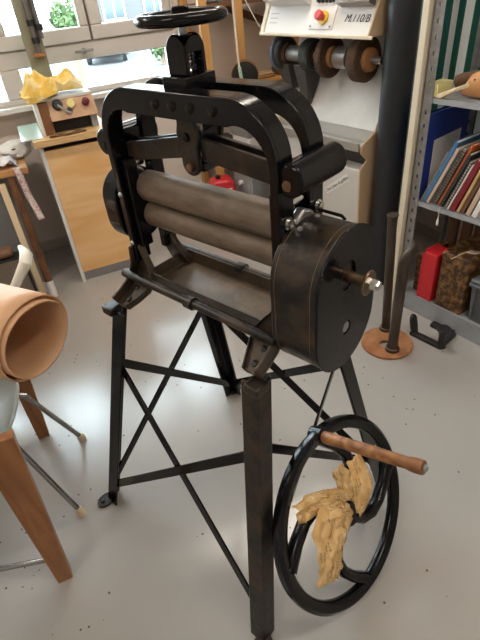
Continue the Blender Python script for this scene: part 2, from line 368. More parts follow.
car(4.9, 26.5, R(75), 'grey car parked across the street, seen through the low window pane')
car(16.5, 36.0, R(10), 'grey car parked farther up the street beyond the low window pane')
def tree(p, q, h, r, label, seed):
    t = thing('street_tree', label, 'tree', W(p, q, GZ), 0, 'trees in the street')
    MB().tube([(0, 0, 0), (.05, 0, h * .5), (0, .05, h * .8)], [.14, .1, .06]).build('trunk', M['bark'], t)
    rnd = random.Random(seed); b = MB()
    for i in range(420):
        a, z, k = rnd.uniform(0, 6.28), rnd.gauss(0, .42), rnd.random() ** .5
        c = V3((cos(a) * r * k * (1 - abs(z) * .4), sin(a) * r * k * (1 - abs(z) * .4), h * .72 + z * r)); s_ = rnd.uniform(.10, .22) * max(r, .3)
        u_ = V3((rnd.gauss(0, 1), rnd.gauss(0, 1), rnd.gauss(0, 1))).normalized(); v_ = u_.orthogonal().normalized()
        b._add([c + u_ * s_, c + v_ * s_ * .6, c - u_ * s_, c - v_ * s_ * .6], [(0, 1, 2, 3)])
    b.build('foliage', M['leaf'], t)
tree(1.75, 14.0, 3.3, .38, 'green leafy tree outside the left window pane', 1)
tree(6.3, 22.0, 1.0, .55, 'green bush outside the right end of the low window pane', 2)
bl = thing('town_house', 'pale rendered house with white windows across the street', 'building', W(12.2, 38, GZ), PH)
MB().box((-6, 0, 0), (6, 6, 7)).build('house_wall', M['render'], bl)
MB().prism([(-.4, 7), (3, 9.5), (6.4, 7)], -6.3, 6.3, lambda x, y, h: (h, x, y)).build('roof', M['taupe'], bl)
for x in (-4.2, -1.4, 1.4, 4.2):
    for z in (.9, 3.8):
        f_ = MB().box((x - .75, -.08, z), (x + .75, .02, z + 1.7)).build('house_window', M['white'], bl)
        MB().box((x - .65, -.1, z + .1), (x - .05, -.07, z + 1.6)).box((x + .05, -.1, z + .1), (x + .65, -.07, z + 1.6)).build('pane', M['darkglass'], f_)

# ------------------------------------------------------------------ ceiling lamps (real fixtures above the frame)
for i, (p, q, lab) in enumerate(((-1.3, 2.2, 'long white ceiling lamp nearest the window, left'), (1.0, 2.2, 'long white ceiling lamp above the finishing machine'), (-1.3, .0, 'long white ceiling lamp behind the camera, left'), (1.0, .0, 'long white ceiling lamp above the shelf side'))):
    t = thing('ceiling_lamp', lab, 'lamp', W(p, q, ZC), PH, 'ceiling lamps')
    MB().box((-.65, -.11, -.05), (.65, .11, 0)).build('lamp_housing', M['white'], t, bevel=.005)
    MB().box((-.62, -.09, -.07), (.62, .09, -.05)).build('diffuser', M['lamp'], t)

# world
wd = bpy.data.worlds.new('world'); SC.world = wd; wd.use_nodes = True
bg = wd.node_tree.nodes['Background']; bg.inputs[0].default_value = (.78, .90, 1., 1); bg.inputs[1].default_value = 15.0
SC.view_settings.view_transform = 'Standard'; SC.view_settings.look = 'None'; SC.view_settings.gamma = 1.; SC.view_settings.exposure = .35
SC.view_settings.use_curve_mapping = False

# ------------------------------------------------------------------ the rolling machine (local axes: x along the rollers towards the crank, y to the back, z up)
mach = thing('rolling_machine', 'black cast iron hand-cranked rolling machine standing on four splayed legs', 'machine', (-.049, 1.06, 0), R(-44.925))
FX, FY, TX, TY, HT = .376, .353, .268, .168, .805
def legp(sx, sy, t, ins=0.): return V3((sx * (FX + (TX - FX) * t - ins), sy * (FY + (TY - FY) * t - ins), HT * t))
for sx in (-1, 1):
    for sy in (-1, 1):
        b = MB(); lo, hi = legp(sx, sy, 0.), legp(sx, sy, 1.); wd_, tk = .050, .007
        def ring(c): return [c, c - V3((sx * wd_, 0, 0)), c - V3((sx * wd_, sy * tk, 0)), c - V3((sx * tk, sy * tk, 0)), c - V3((sx * tk, sy * wd_, 0)), c - V3((0, sy * wd_, 0))]
        A, B = ring(lo), ring(hi); va = [b.bm.verts.new(v) for v in A]; vb = [b.bm.verts.new(v) for v in B]
        for i in range(6): b.bm.faces.new((va[i], va[(i + 1) % 6], vb[(i + 1) % 6], vb[i]))
        b.bm.faces.new(va[::-1]); b.bm.faces.new(vb)
        lg = b.build('leg', M['ironw'] if sx > 0 and sy < 0 else M['iron'], mach, bevel=.002)
        f = MB(); c = legp(sx, sy, 0, .012)
        f.prism([(c.x + sx * .01 + x, c.y + sy * .018 + y) for x, y in arc(0, 0, .026, 0, 340, 17, .036)], 0, .010, lambda x, y, h: V3((x, y, h)))
        f.cyl((c.x + sx * .012, c.y + sy * .032, .010), (c.x + sx * .012, c.y + sy * .032, .017), .008, 8)
        f.build('foot', M['ironw'], lg, bevel=.002)
def brace(a, b_, side, off):
    off = V3(off); a, b_ = a + off, b_ + off
    m = MB(); m.bar(a, b_, .028, .006, side)
    for p in (a, b_): m.cyl(p - V3(off).normalized() * -.002, p + V3(off).normalized() * -.006, .008, 8)
    m.build('cross_brace', M['iron'], mach, bevel=.001)
for sy in (-1, 1):
    for k, (s1, s2) in enumerate(((-1, 1), (1, -1))):
        p, q = legp(s1, sy, .10, .013), legp(s2, sy, .775, .013)
        brace(p, q, (0, .2, 1), (0, -sy * (-.004 + .007 * k), 0))
for sx in (-1, 1):
    for k, (s1, s2) in enumerate(((-1, 1), (1, -1))):
        p, q = legp(sx, s1, .10, .013), legp(sx, s2, .775, .013)
        if sx > 0: p.x -= .034; q.x -= .034
        brace(p, q, (.1, 0, 1), (-sx * (-.004 + .007 * k), 0, 0))

# arches: L-section, a web towards the front and a flange going back, over both columns
HX, ZT, AR, ZB, XO = .257, 1.373, .112, .93, .015
def arch_pts(ic, it, n=14):
    # ic: inset on the columns, it: inset under the top
    def P(side):
        out = []
        for k in range(n + 1):
            t = k / n; a = R(90 * t); e = ic + (it - ic) * t ** 1.3
            out.append((side * (HX - AR + (AR - e) * cos(a) - (e * .0)), ZT - AR + (AR - e) * sin(a)))
        return out
    l = [(-(HX - ic), ZB)] + P(-1); r = P(1)[::-1] + [(HX - ic, ZB)]
    return [(x + XO, z) for x, z in l + r]
def arch(yf, yb):
    b = MB(); o, n_, i2 = arch_pts(0, 0), arch_pts(.019, .050), arch_pts(.017, .015)
    def ribbon(P, Q, y0, y1):
        for k in range(len(P) - 1):
            c = [(P[k], y0), (P[k + 1], y0), (Q[k + 1], y0), (Q[k], y0), (P[k], y1), (P[k + 1], y1), (Q[k + 1], y1), (Q[k], y1)]
            v = [b.bm.verts.new((p[0], y, p[1])) for p, y in c]
            for f in ((0, 1, 2, 3), (7, 6, 5, 4), (0, 4, 5, 1), (3, 2, 6, 7)): b.bm.faces.new([v[j] for j in f])
            if k == 0: b.bm.faces.new([v[j] for j in (0, 3, 7, 4)])
            if k == len(P) - 2: b.bm.faces.new([v[j] for j in (1, 5, 6, 2)])
    ribbon(o, n_, yf, yf + .012); ribbon(o, i2, yf + .006, yb)
    bmesh.ops.remove_doubles(b.bm, verts=b.bm.verts, dist=1e-5)
    return b.build('arch_frame', M['iron'], mach, bevel=.002)
fa = arch(-.074, -.026); ba = arch(.026, .074)
for x in (-.03, .020, .071, .13):
    b = MB(); b.lathe([(.001, .007), (.008, .005), (.011, 0)], (x, -.074, 1.349), (0, -1, 0), 14); b.build('bolt', M['iron'], fa)
for x, z in ((-.231, 1.12), (-.231, .985)):
    b = MB(); b.lathe([(.001, .006), (.005, .004), (.007, 0)], (x, -.074, z), (0, -1, 0), 12); b.build('rivet', M['dullsteel'], fa)
# curved column feet spreading from the columns out to the leg tops
for sx in (-1, 1):
    for sy in (-1, 1):
        yz = ((.056, .975), (.056, .945), (.059, .914), (.071, .884), (.094, .857), (.122, .839), (.152, .824))
        pts = [(0, sy * y, z) for y, z in yz]; n_ = len(pts); ho, hl = (.257 + sx * XO), .262
        A_ = [ho + (hl - ho) * (i / (n_ - 1)) ** .8 for i in range(n_)]; B_ = [a - (.020, .034, .058, .078, .076, .064, .050)[i] + .0 * i / (n_ - 1) for i, a in enumerate(A_)]
        mk = lambda P, Q: [tuple(sorted((sx * p, sx * q))) for p, q in zip(P, Q)]
        m = MB(); m.sweep(pts, mk(A_, B_), -.012 * sy, (1, 0, 0))
        m.sweep(pts, mk(A_, [a - .008 for a in A_]), .028 * sy, (1, 0, 0)); m.sweep(pts, mk(B_, [b + .005 for b in B_]), .010 * sy, (1, 0, 0))
        xc = sx * (A_[-2] + B_[-2]) / 2
        cf = m.build('column_foot', M['footiron'], mach, bevel=.003)
        m = MB(); m.box((sx * .268 - .030, sy * .162 - .022, .790), (sx * .268 + .012, sy * .162 + .022, .816)); m.build('leg_cap', M['ironw'], cf, bevel=.005)
        for y, z in ((.094, .852), (.13, .834)):
            n = V3((0, sy * .5, .86)); MB().lathe([(.009, 0), (.008, .006), (.001, .008)], (xc, sy * y, z), n, 10).build('bolt', M['ironw'], cf)
# D-shaped end bars tying both arches together
for sx in (-1, 1):
    cx_, cz = sx * .276 + XO, 1.243
    prof = [(cx_ + (.029 * cos(R(a))), cz + .031 * sin(R(a))) for a in range(0, 360, 18)]
    m = MB(); m.prism(prof, -.066, .084, lambda x, y, h: (x, h, y)); m.box((min(cx_, cx_ - sx * .030), -.060, cz - .024), (max(cx_, cx_ - sx * .030), .072, cz + .024))
    tb = m.build('end_bar', M['iron'], mach, bevel=.005)
    MB().lathe([(.010, 0), (.009, .003), (.001, .005)], (cx_ - sx * .004, -.066, cz - .008), (0, -1, 0), 16).build('end_bolt', M['rustiron'] if sx > 0 else M['iron'], tb)
# bearing housings between the columns, with bolts
for sx in (-1, 1):
    m = MB(); x0, x1 = sorted((sx * .222 + XO, sx * .239 + XO))
    for y0, y1 in ((-.058, -.022), (.022, .058)): m.box((x0, y0, .97), (x1, y1, 1.205))
    m.box((x0, -.03, 1.005), (x1, .03, 1.10)); m.box((x0, -.022, 1.10), (x1, .022, 1.155))
    bh = m.build('bearing_block', M['iron'], mach, bevel=.003)
    for y in (-.047, .052):
        MB().lathe([(.013, 0), (.013, .003), (.008, .003), (.008, .011), (.001, .012)], (sx * .2575 + XO, y, 1.153), (sx, 0, 0), 12).build('bolt', M['steel'], bh)
    MB().cyl((sx * .25, -.022, 1.178), (sx * .25, .022, 1.178), .013).build('spacer_pin', M['steel'], bh)
    m = MB(); m.prism([(-.035, 1.115), (.03, 1.115), (.034, 1.15), (.0, 1.168), (-.028, 1.15)], 0, .022, lambda x, y, h: (sx * (.258 + h), x, y)); m.build('bearing_cap', M['dullsteel'], bh, bevel=.006)
# rollers
for z, r in ((1.124, .039), (1.050, .0345)):
    ro = MB().lathe([(.012, -.245), (.012, -.212), (r - .004, -.212), (r, -.208), (r, .226), (r - .004, .230), (.012, .230), (.012, .262)], (0, 0, z), (1, 0, 0), 40).build('roller', M['roller'], mach)
    for e in (-.24, .25): MB().cyl((e - .006, 0, z), (e + .006, 0, z), .018).build('journal', M['iron'], ro)
# drip tray under the rollers
m = MB(); tx0, tx1, ty0, ty1, z0, z1, s_ = -.207, .236, -.066, .090, .868, .902, .010
def rr(x0, x1, y0, y1, z): return [V3((x0, y0, z)), V3((x1, y0, z)), V3((x1, y1, z)), V3((x0, y1, z))]
rings = [rr(tx0, tx1, ty0, ty1, z1), rr(tx0 + s_, tx1 - s_, ty0 + s_, ty1 - s_, z0), rr(tx0 + s_ + .003, tx1 - s_ - .003, ty0 + s_ + .003, ty1 - s_ - .003, z0 + .003), rr(tx0 + .004, tx1 - .004, ty0 + .004, ty1 - .004, z1)]
vv = [[m.bm.verts.new(p) for p in r_] for r_ in rings]
for a in range(4):
    A, B = vv[a], vv[(a + 1) % 4]
    if a == 1:
        m.bm.faces.new(A[::-1]); m.bm.faces.new(B); continue
    for k in range(4): m.bm.faces.new((A[k], A[(k + 1) % 4], B[(k + 1) % 4], B[k]))
m.build('drip_tray', M['tray'], mach, bevel=.0015)
for y in (-.040, .06): MB().bar((-.25, y, .864), (.27, y, .864), .008, .022, (0, 0, 1)).build('tray_rail', M['iron'], mach)
# tie rods low down between the columns
for y in (-.098, .098):
    m = MB().lathe([(.0001, -.268), (.012, -.268), (.012, -.012), (.017, -.012), (.017, .012), (.0115, .012), (.0115, .268), (.0001, .268)], (0, y, .893), (1, 0, 0), 18)
    t_ = m.build('tie_rod', M['ironw'], mach)
# gear case on the crank side
def stadium(r, zc0, zc1, n=20, y0=0.): return [(y0 + x, z) for x, z in arc(0, zc1, r, 0, 180, n) + arc(0, zc0, r, 180, 360, n)]
YZ = lambda y, z, h: V3((h, y, z))
G0, G1 = .268, .378
gc = MB().prism(stadium(.108, .930, 1.040), G0, G1, YZ).build('gear_case', M['ironw'], mach, bevel=.003)
MB().plate_holes(stadium(.111, .930, 1.041), [arc(-.004, 1.052, .027, 0, 350, 35, .032), arc(0, .922, .015, 0, 345, 23, .017)], YZ, G1 + .001, G1 + .006).build('case_face_plate', M['iron'], gc, bevel=.001)
for h in (G0 + .012, G1 - .014):
    b = MB(); st = stadium(.1085, .930, 1.040); b.tube([V3((h, y, z)) for y, z in st], .0006, 6, closed=True); b.build('pinstripe', M['pinstripe'], gc)
MB().cyl((G1 + .001, 0, .922), (G1 + .004, 0, .922), .012).build('inner_boss', M['dullsteel'], gc)
for (y, z) in ((-.03, 1.123), (.02, 1.137), (.07, 1.105)):
    n = V3((0, y, z - 1.040)).normalized(); c = V3((0, 0, 1.040)) + n * .108
    MB().lathe([(.006, 0), (.005, .003), (.001, .004)], (G0 + .025, c.y, c.z), n, 10).build('bolt', M['dullsteel'], gc)
MB().box((.258, -.05, .88), (G0, .05, 1.10)).build('case_back', M['iron'], gc)
m = MB(); m.lathe([(.012, 0), (.012, .05), (.0095, .052), (.0095, .072)], (G1 - .002, -.004, 1.050), (1, 0, 0), 20); cs = m.build('crank_shaft', M['shaft'], mach)
m = MB().lathe([(.009, .046), (.024, .046), (.026, .049), (.024, .052), (.009, .052)], (G1, -.004, 1.050), (1, 0, 0), 24); m.build('washer', M['shaft'], cs)
m = MB().lathe([(.0001, .052), (.012, .052), (.012, .066), (.009, .072), (.0001, .073)], (G1, -.004, 1.050), (1, 0, 0), 6); m.build('hex_nut', M['steel'], cs)
m = MB()
for k in range(12):
    a = k * pi / 6; m.box((.370, -.004 + .023 * cos(a) - .004, 1.050 + .027 * sin(a) - .004), (.377, -.004 + .023 * cos(a) + .004, 1.050 + .027 * sin(a) + .004))
m.lathe([(.01, 0), (.021, 0), (.021, .006), (.01, .006)], (.371, -.004, 1.050), (1, 0, 0), 24); m.build('pinion', M['dullsteel'], cs)
# smaller cover on the far end
lc = MB().prism(stadium(.076, 1.035, 1.085, y0=.004), -.325, -.268, YZ).build('gear_cover', M['iron'], mach, bevel=.004)
MB().box((-.268, -.035, 1.0), (-.258, .035, 1.11)).build('cover_back', M['iron'], lc)
# centre screw yoke
m = MB(); h, zb, zs, zp = .027, 1.372, 1.434, 1.461
m.box((-.034, -.042, 1.366), (.034, .042, 1.392))
for s in (-1, 1):
    m.prism([(-h, 1.392)] + [(-h, zs)] + arc(0, zs, h, 180, 0, 14)[1:-1] + [(h, zs), (h, 1.392)], s * h - (.010 if s > 0 else 0), s * h + (.010 if s < 0 else 0), lambda x, z, y: V3((x, y, z)))
m.prism([(-h + .001, zs - .004)] + arc(0, zs, h - .001, 180, 0, 14) + [(h - .001, zs - .004)], -h - .001, h + .001, lambda y, z, x: V3((x, y, z)))
yk = m.build('screw_yoke', M['iron'], mach, bevel=.002)
pts = [V3((.009 * cos(a), .009 * sin(a), 1.390 + a / (2 * pi) * .0078)) for a in [k * pi / 8 for k in range(0, 92)]]
sc_ = MB().cyl((0, 0, 1.28), (0, 0, 1.478), .0085, 16).build('pressure_screw', M['dullsteel'], mach)
MB().tube(pts, .0030, 6).build('screw_thread', M['steel'], sc_)
hw = MB().tube([V3((.0785 * cos(a), .0785 * sin(a), 1.487)) for a in [k * pi / 24 for k in range(48)]], .0105, 12, closed=True).build('hand_wheel', M['iron'], mach)
m = MB().lathe([(.0001, 1.474), (.014, 1.474), (.016, 1.490), (.0165, 1.503), (.014, 1.505), (.0001, 1.505)], (0, 0, 0), (0, 0, 1), 24); m.build('wheel_hub', M['iron'], hw)
MB().lathe([(.010, 1.484), (.078, 1.484), (.078, 1.490), (.010, 1.492)], (0, 0, 0), (0, 0, 1), 40).build('wheel_web', M['rustiron'], hw)
# hanger plates below the yoke and the bowed pressure beams
for y in (-.041, .030):
    poly = [(-.026, 1.368), (-.026, 1.305), (-.032, 1.285), (-.026, 1.26)] + [(x, z) for x, z in arc(0, 1.224, .026, 180, 360, 10)] + [(.026, 1.26), (.032, 1.285), (.026, 1.305), (.026, 1.368)]
    hg = MB().prism(poly, y, y + .012, lambda x, z, h_: V3((x + .012, h_, z))).build('hanger_plate', M['ironw'], mach, bevel=.003)
    for z in (1.280, 1.217):
        MB().lathe([(.010, 0), (.009, .006), (.001, .008)], (.012, y if y < 0 else y + .012, z), (0, -1 if y < 0 else 1, 0), 12).build('bolt', M['rustiron'] if z < 1.25 else M['iron'], hg)
MB().box((-.012, -.026, 1.262), (.040, .026, 1.292)).build('crosshead', M['iron'], mach, bevel=.003)
MB().box((-.010, -.026, 1.205), (.036, .026, 1.225)).build('lower_crosshead', M['iron'], mach, bevel=.003)
for y in (-.038, .024):
    for sx in (-1, 1):
        xi, xo, zi, zo = .016 + sx * .02, (-.225 if sx < 0 else .253), 1.232, (1.193 if sx < 0 else 1.208); hh = .045
        if y < 0: y0_, y1_ = y + .010, y + .022
        else: y0_, y1_ = y - .018, y - .006
        m = MB().hexa([(xo, y0_, zo), (xi, y0_, zi), (xi, y1_, zi), (xo, y1_, zo)], [(xo, y0_, zo + hh), (xi, y0_, zi + hh), (xi, y1_, zi + hh), (xo, y1_, zo + hh)])
        m.build('pressure_beam', M['ironw'], mach, bevel=.002)
# thin latch rod reaching behind the gear case
MB().tube([(.27, .06, 1.140), (.318, .072, 1.132), (.326, .074, 1.124)], .0035, 8).build('latch_rod', M['iron'], mach)

# ------------------------------------------------------------------ flywheel leaning on the legs, wrapped in old newspaper
fly = bpy.data.objects.new('crank_wheel', None); COL.objects.link(fly)
tag(fly, 'big black spoked crank wheel leaning against the machine legs, wooden handle on its rim', 'wheel')
TL = R(24.5); OFF = .0105
cl = V3((.399 + OFF, -.003, .2610)); n_l = V3((cos(TL), 0, sin(TL))); h_l = V3((0, 1, 0)); w_l = n_l.cross(h_l)
mm = Matrix.Translation((-.049, 1.06, 0)) @ Matrix.Rotation(R(-44.925), 4, 'Z')
loc = Matrix(((h_l.x, w_l.x, n_l.x, cl.x), (h_l.y, w_l.y, n_l.y, cl.y), (h_l.z, w_l.z, n_l.z, cl.z), (0, 0, 0, 1)))
fly.matrix_world = mm @ loc          # local x = to the back, y = up the wheel, z = outwards
RO = .279
MB().lathe([(RO - .038, -.009), (RO - .030, -.016), (RO - .012, -.018), (RO - .002, -.011), (RO, 0), (RO - .002, .011), (RO - .012, .018), (RO - .030, .016), (RO - .038, .009), (RO - .040, 0), (RO - .038, -.009)], (0, 0, 0), (0, 0, 1), 72).build('rim', M['iron'], fly)
MB().lathe([(.015, -.03), (.034, -.03), (.036, -.02), (.036, .022), (.034, .03), (.015, .03)], (0, 0, 0), (0, 0, 1), 28).build('hub', M['iron'], fly)
for a0 in (172, 84, -6, -96):
    pts = []
    for r_, da in ((.250, 0), (.232, -3), (.205, -12), (.170, -26), (.135, -39), (.095, -49), (.055, -52), (.025, -48)):
        a = R(a0 + da); pts.append((r_ * cos(a), r_ * sin(a), 0))
    MB().tube(pts, [.026, .022, .0205, .020, .0205, .021, .022, .02], 12, flat=.85).build('spoke', M['iron'], fly)
hx, hy = .257 * cos(R(84)), .257 * sin(R(84))
hd = MB().lathe([(.0001, .016), (.016, .016), (.0175, .03), (.0160, .07), (.0165, .15), (.0155, .23), (.0150, .262), (.0175, .272), (.0185, .285), (.0175, .302), (.0001, .303)], (hx, hy, 0), (0, -.115, 1), 22).build('handle', M['handle'], fly)
MB().lathe([(.0001, .303), (.009, .303), (.010, .306), (.006, .310), (.0001, .310)], (hx, hy, 0), (0, -.115, 1), 14).build('handle_pin', M['dullsteel'], hd)
MB().lathe([(.024, -.022), (.024, .017), (.018, .019), (.001, .019)], (hx, hy, 0), (0, 0, 1), 18).build('handle_boss', M['iron'], fly)
nw = bpy.data.objects.new('newspaper_wrap', None); COL.objects.link(nw); nw.matrix_world = fly.matrix_world.copy()
tag(nw, 'crumpled yellowed newspaper wrapped around the hub of the big crank wheel', 'newspaper')
def crumple(name, path, widths, amp, seed, nu=11, nv=8, curl=.3):
    # creased paper following a path in the wheel plane, folded over the spoke under it
    P = [V3(p) for p in path]; rnd = random.Random(seed)
    J = {}
    def f(u, v):
        key = (round(u * nu), round(v * nv)); j = J.setdefault(key, (rnd.uniform(-1, 1), rnd.uniform(-1, 1), rnd.uniform(-1, 1)))
        t = u * (len(P) - 1); i = min(int(t), len(P) - 2); k = t - i; p = P[i].lerp(P[i + 1], k); wi = 1.18 * (widths[i] + (widths[i + 1] - widths[i]) * k)
        d = (P[i + 1] - P[i]); L_ = d.length; d.normalize(); sd = V3((-d.y, d.x, 0)).normalized(); s_ = (v - .5) * 2
        n1 = noise.noise(V3((u * 3 + seed, v * 2.4, seed * 1.7)))
        return p + sd * (s_ * wi * (1 + .25 * n1) + .10 * wi * j[0]) + d * (.10 * L_ * j[1] + .012 * n1 * s_) + V3((0, 0, curl * wi * (1 - s_ * s_) + amp * (j[2] * .55 + n1)))
    b = MB().grid(f, nu, nv)
    for fc in b.bm.faces: fc.smooth = False
    o = b.build(name, M['newsprint'], nw, solid=.0012); o.data.set_sharp_from_angle(angle=R(12)); return o
crumple('paper_strip', [(.100, .122, .012), (.098, .085, .020), (.078, .040, .026), (.052, -.002, .026), (.020, -.020, .022)], [.022, .036, .042, .038, .020], .009, 3)
crumple('paper_strip', [(-.165, .150, .012), (-.125, .142, .016), (-.075, .118, .022), (-.030, .085, .026), (.0, .05, .026)], [.018, .026, .026, .024, .02], .010, 5)
crumple('paper_flap', [(-.060, .066, .030), (-.098, .040, .040), (-.124, .000, .042), (-.148, -.040, .038), (-.168, -.078, .030)], [.045, .058, .050, .040, .040], .011, 8, 12, 10, .18)
crumple('paper_strip', [(.030, .140, .006), (.036, .110, .014), (.030, .070, .020), (.016, .040, .022)], [.016, .024, .026, .020], .008, 12, 8, 6)
crumple('paper_strip', [(-.120, .085, .024), (-.090, .066, .030), (-.05, .040, .034), (-.01, .015, .034)], [.022, .034, .036, .030], .010, 4, 9, 8)

# ------------------------------------------------------------------ steel shelf on the right (local x to the right along the front, y into the wall)
SA = R(-58.04); S0 = V3((.888, 2.07, 0))
def SW(s, y, z): return S0 + V3((cos(SA) * s - sin(SA) * y, sin(SA) * s + cos(SA) * y, z))
sh = thing('steel_shelf', 'grey steel shelf rack with perforated uprights, loaded with binders, books and boxes', 'shelf', SW(0, 0, 0), SA)
SD, SL = .34, 1.02
for s0, y0 in ((-.045, 0), (-.045, SD - .032), (SL, 0), (SL, SD - .032)):
    sgn = 1 if s0 < 0 else -1
    m = MB(); holes = []
    hl = [arc(.022, z, .0058, 0, 330, 11, .009) for z in [.06 + .055 * k for k in range(38)]]
    m.plate_holes([(0, 0), (.045, 0), (.045, 2.2), (0, 2.2)], hl, lambda x, z, h: V3((s0 + x, h, z)), y0 if y0 == 0 else y0 + .030, (y0 if y0 == 0 else y0 + .030) + .002)
    m.box((s0 if sgn > 0 else s0 + .043, y0, 0), (s0 + .002 if sgn > 0 else s0 + .045, y0 + .032, 2.2))
    m.build('upright', M['upright'], sh)
for z in (.100, .606, 1.056):
    m = MB(); m.box((-.043, .003, z - .004), (SL + .043, SD - .003, z))
    m.box((-.043, .003, z - .024), (SL + .043, .006, z)); m.box((-.043, SD - .006, z - .024), (SL + .043, SD - .003, z))
    m.build('shelf_board', M['shelfgrey'], sh, bevel=.001)
MB().box((-.0, .004, 0), (SL, .010, .098)).build('kick_plate', M['shelfgrey'], sh)

cu = MB()
def cf(u, v): return V3((-.25 + u * 1.26, .006 * sin(u * 60) + .004 * noise.noise(V3((u * 9, v * 4, 2))), .615 + v * 1.4))
st_ = cu.grid(cf, 80, 6).build('striped_curtain', M['stripes'], None, solid=.002)
st_.location = SW(0, SD + .016, 0); st_.rotation_euler = (0, 0, SA); tag(st_, 'green and white striped cloth hanging behind the upper shelves of the steel rack', 'curtain')
# dark wooden boards stored upright at the back of the lowest bay
for k, (s, w_, hh, lab) in enumerate(((.012, .05, .46, 'dark narrow board at the left end behind the red box file'), (.085, .05, .47, 'dark narrow board standing right behind the red box file'), (.155, .05, .465, 'dark narrow board standing behind the gap by the marbled box'), (.24, .06, .47, 'dark narrow board standing behind the marbled box'))):
    o = MB().box((s, .27, .1005), (s + w_, .29, .1005 + hh)).build('wooden_board', M['brownbook'], bevel=.002); o.location = SW(0, 0, 0); o.rotation_euler = (0, 0, SA)
    tag(o, lab, 'board', 'boards at the back of the lowest bay')
def at_shelf(o): o.location = SW(0, 0, 0); o.rotation_euler = (0, 0, SA); return o

# lowest bay
rb = thing('box_file', 'bright red plastic box file standing upright in the lowest bay', 'box', SW(.115, .012, .1005), SA)
MB().box((-.050, 0, 0), (.026, .11, .262)).build('box_body', M['red'], rb, bevel=.004)
m = MB().box((-.053, -.004, 0), (-.043, .114, .266)); m.build('box_rim', M['red'], rb, bevel=.003)
m = MB().box((.012, -.004, 0), (.029, .114, .266)); m.build('box_rim', M['red'], rb, bevel=.003)
sp = thing('cardboard_folder', 'brown stained cardboard folder standing left of the red box file', 'folder', SW(.03, .05, .1005), SA)
MB().box((-.022, 0, 0), (.014, .20, .215)).build('cover', M['marble'], sp, bevel=.002)
mb = thing('storage_box', 'brown marbled paper box leaning a little in the lowest bay beside the red box file', 'box', SW(.238, .012, .1005), SA)
MB().box((-.072, 0, 0), (.072, .25, .29)).build('box_body', M['marble'], mb, bevel=.006)
m = MB().box((-.0735, -.003, .268), (.0735, .253, .300)); m.build('box_lid', M['marble'], mb, bevel=.006)
bt = thing('leather_strip', 'pale leather strip draped over the front corner of the marbled box', 'strip', SW(.238, .012, .4010), SA)
def lf(u, v):
    x = -.02 + u * .135; y = .03 + .05 * u + (v - .5) * (.03 + .02 * u)
    z = .004 + .008 * sin(u * 7) ** 2 
    return V3((x - .05 * 0, y + .06 * u, z)) if u > .25 else V3((-.02 + (u - .25) * .06 + .034, y - (.25 - u) * .25, .004 + .006 * sin(u * 7) ** 2))
MB().grid(lf, 26, 4).build('strip', M['beige'], bt, solid=.003)
cr = thing('storage_crate', 'dark grey plastic crate in the lowest bay at the right edge', 'crate', SW(.475, .012, .1005), SA)
m = MB().hexa([(-.125, .01, 0), (.13, .01, 0), (.13, .28, 0), (-.125, .28, 0)], [(-.138, 0, .20), (.14, 0, .20), (.14, .30, .20), (-.138, .30, .20)]); m.build('crate_body', M['crate'], cr, bevel=.006)
MB().box((-.148, -.010, .185), (.15, .31, .203)).build('crate_rim', M['crate'], cr, bevel=.005)
MB().box((-.145, -.006, .204), (.147, .306, .222)).build('crate_lid', M['crate'], cr, bevel=.006)
for x in (-.12, .11): MB().box((x, -.004, .02), (x + .012, .008, .19)).build('crate_rib', M['crate'], cr, bevel=.002)

# middle bay: a blue folder, then a row of leaning books
bf = thing('ring_folder', 'large royal blue folder with punched holes at the left end of the middle bay', 'folder', SW(-.022, .012, .607), SA)
MB().box((-.016, 0, 0), (.014, .285, .372)).build('page_block', M['blue'], bf)
m = MB().box((.014, -.002, 0), (.017, .292, .378)); m.build('cover', M['blue'], bf, bevel=.001)
m = MB().box((-.019, -.002, 0), (-.016, .292, .378)); m.build('cover', M['blue'], bf, bevel=.001)
for k in range(9): MB().cyl((-.001, -.0012, .06 + k * .024), (-.001, .001, .06 + k * .024), .0035, 8).build('punched_hole', M['paper'], bf)
lb = thing('loose_pamphlet', 'pale grey pamphlet standing against the blue folder behind the leaning books', 'pamphlet', SW(.002, .06, .607), SA)
MB().hexa([(-.004, .0, 0), (-.001, .0, 0), (-.001, .19, 0), (-.004, .19, 0)], [(-.005, .0, .262), (-.002, .0, .262), (-.002, .19, .275), (-.005, .19, .275)]).build('sheets', M['paper'], lb)
BK = [0.004, None]
